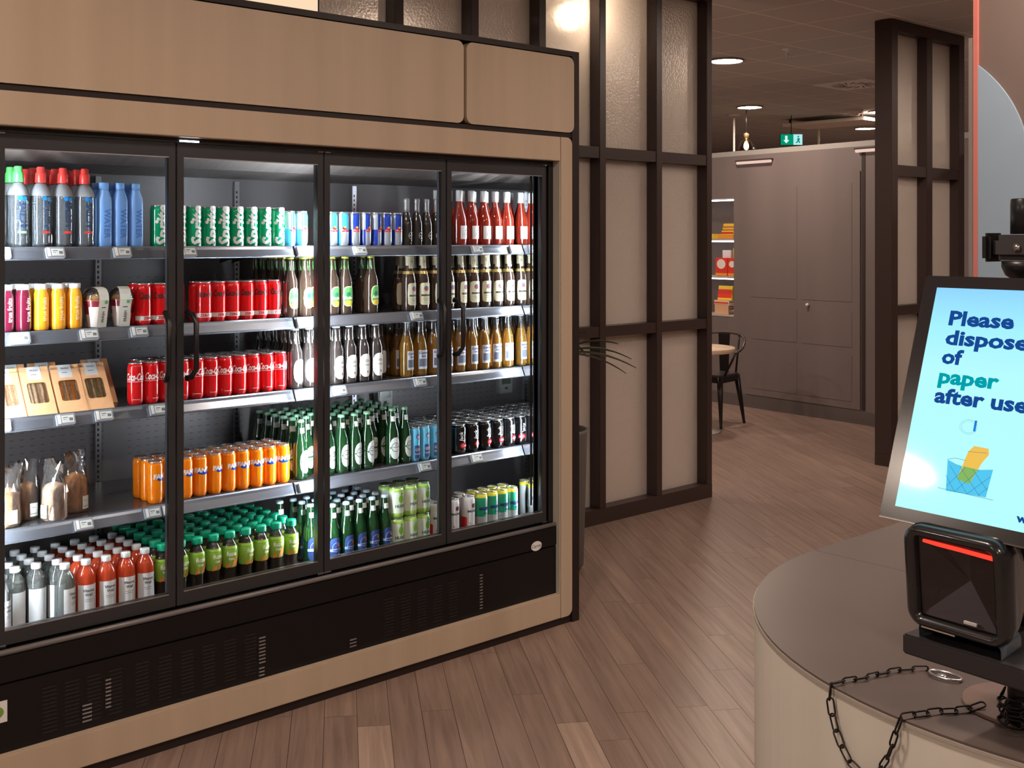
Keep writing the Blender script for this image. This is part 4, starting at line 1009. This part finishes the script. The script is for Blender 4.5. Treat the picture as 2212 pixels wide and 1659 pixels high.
# chain: real links, alternately turned
def links(path, pitch=.0262):
    out = []; acc = 0; k = 0
    pts = [Vector(p) for p in path]
    L_ = [0]
    for a, b2 in zip(pts, pts[1:]): L_.append(L_[-1] + (b2-a).length)
    def at(s):
        for i in range(len(pts)-1):
            if s <= L_[i+1] or i == len(pts)-2:
                return pts[i].lerp(pts[i+1], (s-L_[i])/(L_[i+1]-L_[i]))
    n = int(L_[-1]/pitch)
    for i in range(n):
        s = (i+.5)*pitch; p = at(s); d = (at(min(s+.004, L_[-1])) - at(max(s-.004, 0))).normalized(); out.append((p, d))
    return out
def smooth(pts, n=6):
    P_ = [Vector(p) for p in pts]; out = []
    for i in range(len(P_)-1):
        p0 = P_[max(i-1, 0)]; p1 = P_[i]; p2 = P_[i+1]; p3 = P_[min(i+2, len(P_)-1)]
        for k in range(n):
            t = k/n; out.append(.5*((2*p1) + (p2-p0)*t + (2*p0-5*p1+4*p2-p3)*t*t + (3*p1-p0-3*p2+p3)*t**3))
    return out + [P_[-1]]
lp = []
lw, ll = .0058, .0095
for a in range(-90, 91, 30): lp.append((ll + lw*cos(R(a)), lw*sin(R(a)), 0))
for a in range(90, 271, 30): lp.append((-ll + lw*cos(R(a)), lw*sin(R(a)), 0))
link_me = MB().tube(lp, .00165, 6, closed=True).mesh('chain_link', mat('chain_steel', (.018, .015, .015), .4, .6))
chn = thing('security_chain', 'thin dark chain looping over the counter edge to the kiosk pole', 'chain', (1.9, 1.0, CZ))
zc = CZ + .0048
path = smooth([(1.990, 1.052, zc), (1.965, 1.072, zc), (1.93, 1.090, zc), (1.865, 1.108, zc), (1.815, 1.127, zc), (1.796, 1.131, zc-.004), (1.789, 1.128, CZ-.03), (1.782, 1.110, CZ-.075), (1.774, 1.082, CZ-.108), (1.767, 1.052, CZ-.118), (1.762, 1.024, CZ-.104), (1.757, 1.000, CZ-.072), (1.753, .984, CZ-.03), (1.757, .974, zc-.004), (1.775, .966, zc), (1.82, .945, zc), (1.865, .915, zc+.001), (1.895, .898, zc+.008)])
seq = [links(path)]
for h_ in (.010, .026, .042): seq.append(links([(1.888+.040*cos(R(a)), .822+.040*sin(R(a)), CZ+h_+.004+.004*sin(R(a*2))) for a in range(80, 441, 15)]))
k = 0
for sq_ in seq:
    for p, d in sq_:
        o = bpy.data.objects.new('link', link_me); C.objects.link(o); o.parent = chn
        q = d.to_track_quat('X', 'Z')
        o.matrix_local = Matrix.Translation(p - Vector((1.9, 1.0, CZ))) @ q.to_matrix().to_4x4() @ Matrix.Rotation(R(20 if k % 2 else 75), 4, 'X'); k += 1
t = thing('anchor_ring', 'bright steel ring screwed to the brown counter top, holding the chain', 'ring', (1.985, 1.022, CZ))
MB().tube([(.017*cos(R(a)), -.008+.030*sin(R(a))*1.0, .0045) for a in range(0, 360, 20)], .0026, 8, closed=True).obj('ring', M_steel, t)
MB().lathe([(.010, .0006), (.010, .003), (.001, .004)], 16).obj('anchor_plate', M_steel, t)

# ================================================================ PILLAR PANEL AT RIGHT
pl = thing('arched_wall_panel', 'tall dark panel with a pale blue arch and a coral edge', 'wall panel', (4.4, 1.4, 0))
def wp(y, x=4.4): return (x-4.4, y-1.4)
MB().quadbox(0.012, -.9, 0, .20, .713, ZC-.002).obj('panel', mat('panel_brown', (.17, .125, .11), .6), pl)
ol = [(1.10-1.4, .0), (1.10-1.4, 1.96)] 
arc = [(2.4585-.551*cos(R(a)), 1.96+.551*sin(R(a))) for a in range(0, 52, 3)]
arc = [(y, z) for y, z in arc if y < 2.112]
yr = 1.9075
ol = [(2.112-1.4, 0), (2.112-1.4, 2.388)] + [(y-1.4, z) for y, z in reversed(arc)] + [(yr-1.4, 0)]
MB().prism(ol, 0, .0125, ax='x').obj('blue_arch', mat('blue_lit_tone', (.31, .41, .52), .5), pl)  # cool light on the arch is put into this pale blue colour
MB().quadbox(-.004, .7125, 0, .20, .729, ZC-.002).obj('coral_edge', mat('coral_paint', (.62, .19, .16), .5), pl)
MB().quadbox(-.002, .7295, 0, .20, .749, 2.50).obj('grey_edge', mat('edge_grey', (.24, .20, .19), .5), pl)

# ================================================================ GLASS PARTITIONS
def frosted():
    m = bpy.data.materials.new('hammered_glass'); m.use_nodes = True; nt = m.node_tree; nt.nodes.clear(); N = nt.nodes.new; L = nt.links.new
    o = N('ShaderNodeOutputMaterial')
    tc = N('ShaderNodeTexCoord'); no = N('ShaderNodeTexNoise'); no.inputs['Scale'].default_value = 65; no.inputs['Detail'].default_value = 2
    L(tc.outputs['Object'], no.inputs['Vector'])
    bp = N('ShaderNodeBump'); bp.inputs['Strength'].default_value = .9; bp.inputs['Distance'].default_value = .004; L(no.outputs[0], bp.inputs['Height'])
    tr = N('ShaderNodeBsdfTranslucent'); tr.inputs[0].default_value = (.85, .80, .76, 1)
    di = N('ShaderNodeBsdfDiffuse'); di.inputs[0].default_value = (.62, .57, .54, 1)
    rf_ = N('ShaderNodeBsdfRefraction'); rf_.inputs['Roughness'].default_value = .42; rf_.inputs['IOR'].default_value = 1.2; rf_.inputs[0].default_value = (.9, .86, .82, 1)
    gl_ = N('ShaderNodeBsdfAnisotropic'); gl_.inputs['Roughness'].default_value = .25
    for n_ in (tr, rf_, gl_, di): L(bp.outputs[0], n_.inputs['Normal'])
    a = N('ShaderNodeMixShader'); a.inputs[0].default_value = .38; L(tr.outputs[0], a.inputs[1]); L(di.outputs[0], a.inputs[2])
    c_ = N('ShaderNodeMixShader'); c_.inputs[0].default_value = .38; L(a.outputs[0], c_.inputs[1]); L(rf_.outputs[0], c_.inputs[2])
    d = N('ShaderNodeMixShader'); d.inputs[0].default_value = .07; L(c_.outputs[0], d.inputs[1]); L(gl_.outputs[0], d.inputs[2])
    L(d.outputs[0], o.inputs[0]); return m
M_fg = frosted()
def partition(name, label, X0, Y0, edges, zt, rails, depth=.15, fw=.055):
    """edges: right-hand edges of the posts, in x from X0"""
    t = thing(name, label, 'glass partition', (X0, Y0, 0))
    for e in edges:
        MB().quadbox(e-fw, 0, .09, e, depth, zt-.08).obj('post', M_frame, t, .002)
    x0, x1 = edges[0]-fw, edges[-1]
    MB().quadbox(x0, 0, 0, x1, depth, .09).obj('bottom_rail', M_frame, t)
    MB().quadbox(x0, 0, zt-.08, x1, depth, zt).obj('top_rail', M_frame, t)
    for e0, e1 in zip(edges, edges[1:]):
        zz = [.09] + [z for r_ in rails for z in r_] + [zt-.08]
        for r_ in rails: MB().quadbox(e0+.0005, .004, r_[0], e1-fw-.0005, depth-.004, r_[1]).obj('cross_rail', M_frame, t)
        for za, zb in zip(zz[::2], zz[1::2]):
            MB().quadbox(e0+.0005, .080, za+.0005, e1-fw-.0005, .086, zb-.0005).obj('glass_pane', M_fg, t)
    return t
partition('glass_partition', 'long partition of textured glass in dark steel behind the fridge', 0, 4.70, [3.007, 3.512, 4.017, 4.521, 5.020, 5.536, 6.040], 3.345, [(1.115, 1.178), (2.185, 2.252)])
partition('glass_partition', 'narrow glass partition in front of the brown wall, farther back', 0, 4.41, [7.905, 8.43, 8.955], 3.345, [(1.13, 1.20), (2.18, 2.26)], depth=.14, fw=.09)

# lit menu screen above the fridge
t = thing('menu_screen', 'lit cream menu screen above the fridge, cut by the top edge', 'screen', (2.55, 4.62, 2.70))
MB().quadbox(-.75, 0, 0, .40, .05, .62).obj('housing', M_black, t)
MB().quadbox(-.74, -.002, .01, .395, 0, .61).obj('display', emat('menu_cream', (.90, .66, .44), 1.0), t)
MB().quadbox(-.74, -.004, .02, -.20, -.0022, .60).obj('green_picture', emat('menu_green', (.12, .42, .06), .8), t)

# plant behind the fridge
t = thing('potted_plant', 'potted plant with long arching leaves poking out behind the fridge', 'plant', (4.14, 4.24, 0))
MB().lathe([(.13, 0), (.15, .02), (.17, .70), (.175, .72), (.16, .72), (.155, .68), (.001, .67)], 28).obj('planter', mat('planter_grey', (.12, .11, .11), .5), t)
MB().lathe([(.156, .675), (.10, .69), (.001, .695)], 20, caps=False).obj('soil', mat('soil', (.03, .02, .015), .95), t)
rnd = random.Random(5)
def leaf(base, az, L_, lift, droop, wd, parent):
    b = MB(); n = 9; prev = None
    for i in range(n+1):
        s = i/n; r_ = L_*s; z = base[2] + lift*s - droop*s*s; w_ = wd*sin(pi*min(1, s*.93+.07))**.8
        cx, cy = base[0]+r_*cos(az), base[1]+r_*sin(az); px, py = -sin(az)*w_, cos(az)*w_
        row = [(cx-px, cy-py, z+.006*w_/wd), (cx, cy, z-.004), (cx+px, cy+py, z+.006*w_/wd)]
        if prev:
            b.poly([prev[0], prev[1], row[1], row[0]], smooth=True); b.poly([prev[1], prev[2], row[2], row[1]], smooth=True)
        prev = row
    return b.obj('leaf', mat('dracaena_green', (.10, .13, .08), .4, coat=.2), parent)
MB().tube([(0, 0, .66), (.01, .0, .9), (.0, .01, 1.12)], [.016, .013, .010], 10).obj('stem', mat('stem_brown', (.12, .08, .05), .8), t)
for az, L_, lift, dr, wd in ((-40, .40, .16, .18, .022), (-48, .42, .10, .16, .024), (-34, .38, .06, .16, .022), (-62, .34, .22, .15, .02), (60, .36, .2, .2, .022), (110, .3, .25, .15, .02), (165, .3, .2, .2, .02), (15, .34, .2, .24, .022), (-100, .28, .26, .12, .02)):
    leaf((0, 0, 1.10), R(az), L_, lift, dr, wd, t)

# ================================================================ BROWN WALL WITH DOOR AND NICHE
# own frame: s runs along the wall away from the camera, d into the wall
WO = Vector((9.39, 5.30, 0)); WA = math.atan2(7.306-5.303, 9.588-9.387)
WM = Matrix.Translation(WO) @ Matrix.Rotation(WA, 4, 'Z')           # x = s ; y = towards the viewer's left/front (-d)
M_bw = mat('brown_panel_wall', (.185, .150, .148), .5, noise=((2.2, 2.2, .25), .10))
M_bw2 = mat('brown_wall_base', (.12, .10, .10), .5)
def wobj(name, mb, m, parent=None, bevel=0):
    o = mb.obj(name, m, parent, bevel)
    if parent is None: o.matrix_world = WM
    return o
s0, s1, th, zt = -2.6, 5.2, .30, 2.555
NS0, NS1, NZ0, NZ1 = 1.885, 3.0, .895, 2.12
b = MB()
b.quadbox(s0, -th, .0, NS0, 0, zt); b.quadbox(NS1, -th, 0, s1, 0, zt)
b.quadbox(NS0, -th, 0, NS1, 0, NZ0); b.quadbox(NS0, -th, NZ1, NS1, 0, zt); b.quadbox(NS0, -th-.02, NZ0, NS1, -th, NZ1)
b.quadbox(s0, -2.0, 0, s0+.1, -th, zt); b.quadbox(s1-.1, -2.0, 0, s1, -th, zt)
wall = struct(wobj('wall_brown', b, M_bw))
struct(wobj('baseboard_brown', MB().quadbox(s0, .0005, 0, s1, .012, .12), M_bw2))
struct(wobj('trim_1', MB().quadbox(s0, -.14, zt+.001, s1, -.06, zt+.055), mat('coping_pale', (.42, .40, .38), .5)))
# door leaf with faint panel lines
dz = 2.33
dr = MB().quadbox(.33, .0005, .13, 1.72, .010, dz)
dr = struct(wobj('door_1', dr, M_bw, bevel=.002))
b = MB()
for (a0, a1, z0, z1) in ((.42, 1.00, .20, .62), (.42, 1.00, .70, 1.02), (.42, 1.00, 1.12, 2.22), (1.06, 1.64, .20, .62), (1.06, 1.64, .70, 1.02), (1.06, 1.64, 1.12, 2.22)):
    b.quadbox(a0, .010, z0, a1, .0125, z1)
b.obj('door_panel', M_bw, dr)
MB().lathe([(.016, 0), (.018, .008), (.014, .022), (.001, .024)], 16).obj('door_handle', mat('handle_pale', (.85, .8, .74), .3, .2), dr).matrix_local = Matrix.Translation((.925, .012, 1.07)) @ Matrix.Rotation(R(-90), 4, 'X')
struct(wobj('recess_shade_strip', MB().quadbox(.28, .0005, .13, .318, .004, 2.50), mat('recess_shade', (.03, .018, .016), .6)))  # flat dark strip painted for the shade in the door-edge recess
def bar(sa, sb, z, label):
    t = thing('picture_light', label, 'wall lamp'); t.matrix_world = WM @ Matrix.Translation(((sa+sb)/2, .03, z))
    h = (sb-sa)/2
    MB().tube([(-h, 0, 0), (h, 0, 0)], .016, 10).obj('tube', emat('bar_warm', (1, .72, .60), .75), t)
    MB().quadbox(-h-.01, -.028, .012, h+.01, .018, .026).obj('shade', M_frame, t)
    return t
bar(1.37, 1.81, 2.478, 'thin glowing bar lamp on the brown wall above the door, left one')
bar(.06, .36, 2.512, 'thin glowing bar lamp on the brown wall near the far partition')
# niche shelves and light bars
def nobj(name, mb, m, parent): return mb.obj(name, m, parent)
t = thing('niche_shelf', 'lit snack shelf unit let into the brown wall', 'shelf'); t.matrix_world = WM @ Matrix.Translation((0, 0, 0))
for z in (1.690, 1.300, .900):
    MB().quadbox(NS0+.002, -.285, z, NS1-.002, -.005, z+.016).obj('shelf_board', mat('shelf_white', (.5, .47, .44), .4), t)
for z in (2.098, 1.672):
    MB().quadbox(NS0+.01, -.03, z, NS1-.01, -.012, z+.014).obj('light_strip', emat('niche_led', (1, .93, .88), 7), t)
MB().quadbox(NS0+.01, -.03, 1.284, NS1-.01, -.012, 1.296).obj('light_strip', emat('niche_led2', (1, .93, .88), 5), t)
def snack(s, z, w, h, dp, col, label, dd=.03, band=None, bandcol=(.8, .8, .78), tilt=0, name='snack_box', disc=None):
    t = thing(name, label, 'snack box', group=None)
    t.matrix_world = WM @ Matrix.Translation((s, -dd, z)) @ Matrix.Rotation(R(tilt), 4, 'X')
    MB().quadbox(-w/2, -dp, 0, w/2, 0, h).obj('box', mat('snack_%02x%02x%02x' % tuple(int(c*255) for c in col), col, .4), t, .003)
    if band: MB().quadbox(-w/2+.004, .0005, band[0]*h, w/2-.004, .0015, band[1]*h).obj('printed_band', mat('snack_%02x%02x%02x' % tuple(int(c*255) for c in bandcol), bandcol, .4), t)
    if disc: MB().flat(ell(0, h*.66, w*.36, w*.30), lambda u, v: (u, .0022, v)).obj('printed_disc', mat('snack_disc', (.8, .74, .70), .4), t)
Y_, O_, Rd, Wt = (.85, .60, .06), (.80, .30, .05), (.70, .05, .03), (.72, .74, .78)
snack(2.03, 1.7062, .22, .035, .16, O_, 'orange flat box, lowest of the pile on the top niche shelf')
snack(2.00, 1.7415, .17, .050, .15, Y_, 'yellow box in the middle of the pile on the top niche shelf', band=(.3, .7), bandcol=Rd)
snack(1.99, 1.792, .16, .040, .15, (.62, .22, .08), 'brown-red box in the pile on the top niche shelf', band=(.3, .6), bandcol=Y_)
snack(1.985, 1.8325, .15, .030, .14, Y_, 'thin yellow box on top of the niche pile')
snack(2.30, 1.7062, .20, .05, .16, Y_, 'yellow box beside the pile, half hidden by the partition post')
snack(2.10, 1.3162, .12, .27, .04, Wt, 'white and purple box standing at the back of the middle niche shelf', dd=.125, band=(.2, .55), bandcol=(.25, .05, .30))
snack(1.965, 1.3162, .09, .29, .04, Y_, 'tall yellow box at the back right of the middle niche shelf', dd=.125)
snack(2.105, 1.3162, .17, .19, .07, Rd, 'red box with pale disc on the middle niche shelf, left one', dd=.05, disc=1, band=(.02, .16), bandcol=O_)
snack(1.955, 1.3162, .115, .19, .07, Rd, 'red box with pale disc on the middle niche shelf, right one', dd=.05, disc=1, band=(.02, .16), bandcol=O_)
snack(2.09, 1.065, .20, .15, .03, Y_, 'yellow and red packet leaning on the lowest niche shelf', dd=.08, band=(.15, .75), bandcol=Rd, tilt=8, name='snack_packet')
snack(2.10, .9162, .20, .10, .16, (.72, .42, .26), 'peach coloured box on the lowest niche shelf', dd=.05)
snack(2.10, 1.0165, .22, .045, .17, (.82, .55, .36), 'flat pale orange box under the leaning packet', dd=.05, band=(.3, .6), bandcol=Rd)
t = thing('wire_basket', 'small wire basket at the right of the lowest niche shelf', 'basket'); t.matrix_world = WM @ Matrix.Translation((1.945, -.03, .9162))
for z in (.004, .05, .10, .145): MB().tube([(-.04, 0, z), (.04, 0, z), (.04, -.14, z), (-.04, -.14, z)], .003, 6, closed=True).obj('wire', M_steel, t)
for x, y in ((-.04, 0), (.04, 0), (.04, -.14), (-.04, -.14)): MB().tube([(x, y, 0), (x, y, .145)], .003, 6).obj('wire', M_steel, t)

# ================================================================ TABLE AND CHAIR
t = thing('bistro_table', 'round pale-topped table half hidden by the partition post', 'table', (7.98, 6.40, 0))
MB().lathe([(.30, .705), (.345, .710), (.350, .716), (.350, .745), (.346, .75), (.001, .75)], 48).obj('tabletop', mat('table_pale', (.78, .60, .46), .35), t)
MB().lathe([(.03, .02), (.028, .70), (.10, .704)], 20, caps=False).obj('column', mat('table_white_metal', (.6, .58, .56), .4), t)
MB().lathe([(.001, .0005), (.22, .0005), (.22, .012), (.03, .03)], 32).obj('foot', mat('table_white_metal', (.6, .58, .56), .4), t)
t = thing('metal_chair', 'dark metal armchair with splayed legs facing the round table', 'chair', (8.45, 6.56, 0), R(8))
M_ch = mat('gunmetal', (.028, .024, .026), .3, .6)
M_ch2 = mat('paler_steel', (.12, .10, .095), .3, .7)  # paler than the frame metal, for seat and arm rail
for sx in (-1, 1):
    for sy in (-1, 1):
        top = (.155*sx, .155*sy, .455); foot = (.215*sx, .200*sy, .0)
        b = MB(); c0 = Vector(top); c1 = Vector(foot)
        for i in range(2): pass
        b.tube([c0, c0.lerp(c1, .5), c0.lerp(c1, .97), foot], [.030, .022, .013, .015], 8); b.obj('leg', M_ch, t)
MB().prism(rrect(-.18, -.18, .18, .18, .05, 5), .455, .472).obj('seat', M_ch2, t)
MB().prism(rrect(-.178, -.178, .178, .178, .05, 5), .40, .4548).obj('seat_skirt', M_ch, t)
arm = [(-.06, -.255, .665), (.05, -.262, .70), (.14, -.245, .765), (.20, -.19, .805), (.225, -.10, .825), (.23, 0, .83), (.225, .10, .825), (.20, .19, .805), (.14, .245, .765), (.05, .262, .70), (-.06, .255, .665)]
MB().tube(smooth(arm, 4), .0125, 10).obj('arm_rail', M_ch2, t)
for sy in (-1, 1):
    MB().tube([(-.06, .255*sy, .665), (-.075, .235*sy, .60), (-.11, .175*sy, .46)], .011, 8).obj('arm_post', M_ch, t)
    MB().tube([(.165, .14*sy, .46), (.215, .15*sy, .815)], .010, 8).obj('back_post', M_ch, t)
MB().prism([(-.045, .47), (.045, .47), (.06, .82), (-.06, .82)], .196, .200, ax='x').obj('back_splat', M_ch, t)

# ================================================================ THINGS ON THE CEILING
def ceil(name, label, cat, x, y, rz=0, group=None): return thing(name, label, cat, (x, y, ZC), rz, group)
t = ceil('sprinkler', 'small white sprinkler head on the dark ceiling', 'sprinkler', 8.42, 5.74)
MB().lathe([(.045, 0), (.045, -.006), (.016, -.012), (.014, -.040), (.022, -.044), (.008, -.052), (.008, -.075), (.001, -.078)], 20, caps=False).obj('head', mat('sprinkler_white', (.9, .88, .86), .4), t)
MB().lathe([(.020, -.082), (.020, -.086), (.001, -.088)], 16, caps=False).obj('deflector', M_steel, t)
t = ceil('air_diffuser', 'square white ceiling air diffuser with a radial swirl', 'air vent', 10.85, 6.55)
MB().quadbox(-.32, -.32, -.012, .32, .32, -.001).obj('plate', mat('diffuser_white', (.97, .97, .97), .5), t)
b = MB()
for k in range(16):
    M_ = Matrix.Rotation(2*pi*k/16, 4, 'Z') @ Matrix.Translation((.17, 0, -.0135)) @ Matrix.Rotation(R(25), 4, 'Z'); b.obox(M_, .15, .011, .002)
b.obj('swirl_slots', mat('slot_dark', (.03, .025, .022), .6), t)
t = ceil('ceiling_panel', 'pale rectangular panel hanging just under the far ceiling', 'panel', 13.62, 8.52)
MB().quadbox(-.32, -.62, -.10, .32, .62, -.06).obj('panel', mat('panel_pale', (.92, .84, .76), .5), t)
for x in (-.25, .25):
    for y in (-.55, .55): MB().quadbox(x-.01, y-.01, -.0602, x+.01, y+.01, 0).obj('hanger', M_frame, t)
t = ceil('wifi_unit', 'round wifi unit on the ceiling above the hanging panel', 'wifi unit', 13.0, 7.85)
MB().lathe([(.11, -.001), (.115, -.03), (.10, -.05), (.001, -.055)], 28, caps=False).obj('shell', mat('unit_pale', (.85, .78, .72), .5), t)
MB().lathe([(.06, -.055), (.055, -.075), (.001, -.08)], 24, caps=False).obj('cover', mat('unit_pale', (.85, .78, .72), .5), t)
for x, y, ln, l in ((12.3, 9.21, .82, 'thin white rod hanging from the ceiling, left one near the partition'), (13.95, 8.99, .62, 'thin white rod hanging from the ceiling under the pale panel')):
    t = ceil('hanging_rod', l, 'rod', x, y)
    MB().lathe([(.09, -.001), (.09, -.02), (.02, -.03)], 20, caps=False).obj('ceiling_cup', mat('rod_white', (.92, .86, .78), .4), t)
    MB().tube([(0, 0, -.02), (0, 0, -ln)], .014, 8).obj('rod', mat('rod_white', (.92, .86, .78), .4), t)
t = thing('pendant_lamp', 'glass pendant lamp with a glowing bulb beside the green exit sign', 'lamp', (11.98, 8.78, ZC))
MB().tube([(0, 0, 0), (0, 0, -.30)], .006, 6).obj('cord', M_black, t)
MB().lathe([(.03, -.30), (.034, -.31), (.034, -.345), (.022, -.36), (.022, -.40), (.03, -.41)], 16, caps=False).obj('socket', mat('brass', (.65, .45, .2), .3, .9), t)
MB().lathe([(.012, -.40), (.030, -.44), (.034, -.47), (.024, -.50), (.001, -.515)], 16, caps=False).obj('bulb', emat('bulb_warm', (1, .72, .42), 14), t)
MB().lathe([(.03, -.37), (.085, -.42), (.115, -.50), (.11, -.60)], 24, caps=False).obj('glass_shade', clear('smoky_glass', (.72, .62, .50), .25, .03, 0, extra=.04), t)
t = thing('exit_sign', 'green emergency exit sign with white arrow hanging from the ceiling', 'exit sign', (12.98, 8.78, 2.955), R(-42))
t.scale = (.78, .78, .78)
MB().quadbox(-.19, 0, 0, .19, .04, .19).obj('housing', M_black, t)
MB().quadbox(-.185, -.003, .005, .03, 0, .185).obj('green_panel', emat('exit_green', (.0, .30, .16), .9), t)
MB().quadbox(.032, -.003, .005, .185, 0, .185).obj('white_panel', emat('exit_white', (.45, .85, .85), .9), t)
fx = lambda u, v: (u, -.0045, v)
MB().flat(([(-.09, .03), (-.04, .085), (-.07, .085), (-.07, .16), (-.11, .16), (-.11, .085), (-.14, .085)], [(0, 1, 2), (0, 2, 5, 6), (2, 3, 4, 5)]), fx).obj('arrow', emat('exit_arrow', (.7, .95, .85), 1.0), t)
MB().flat(ell(.115, .145, .014, .014), fx).flat(([(.07, .04), (.10, .075), (.10, .12), (.135, .12), (.15, .09), (.135, .10), (.13, .075), (.15, .04), (.13, .035), (.115, .065), (.085, .03)], [(2, 1, 9, 6, 5, 3), (0, 1, 9, 10), (9, 8, 7, 6), (3, 5, 4)]), fx).obj('running_figure', emat('exit_figure', (.0, .22, .14), .9), t)
MB().tube([(0, .02, .19), (0, .02, .505)], .008, 6).obj('hanger', M_black, t)
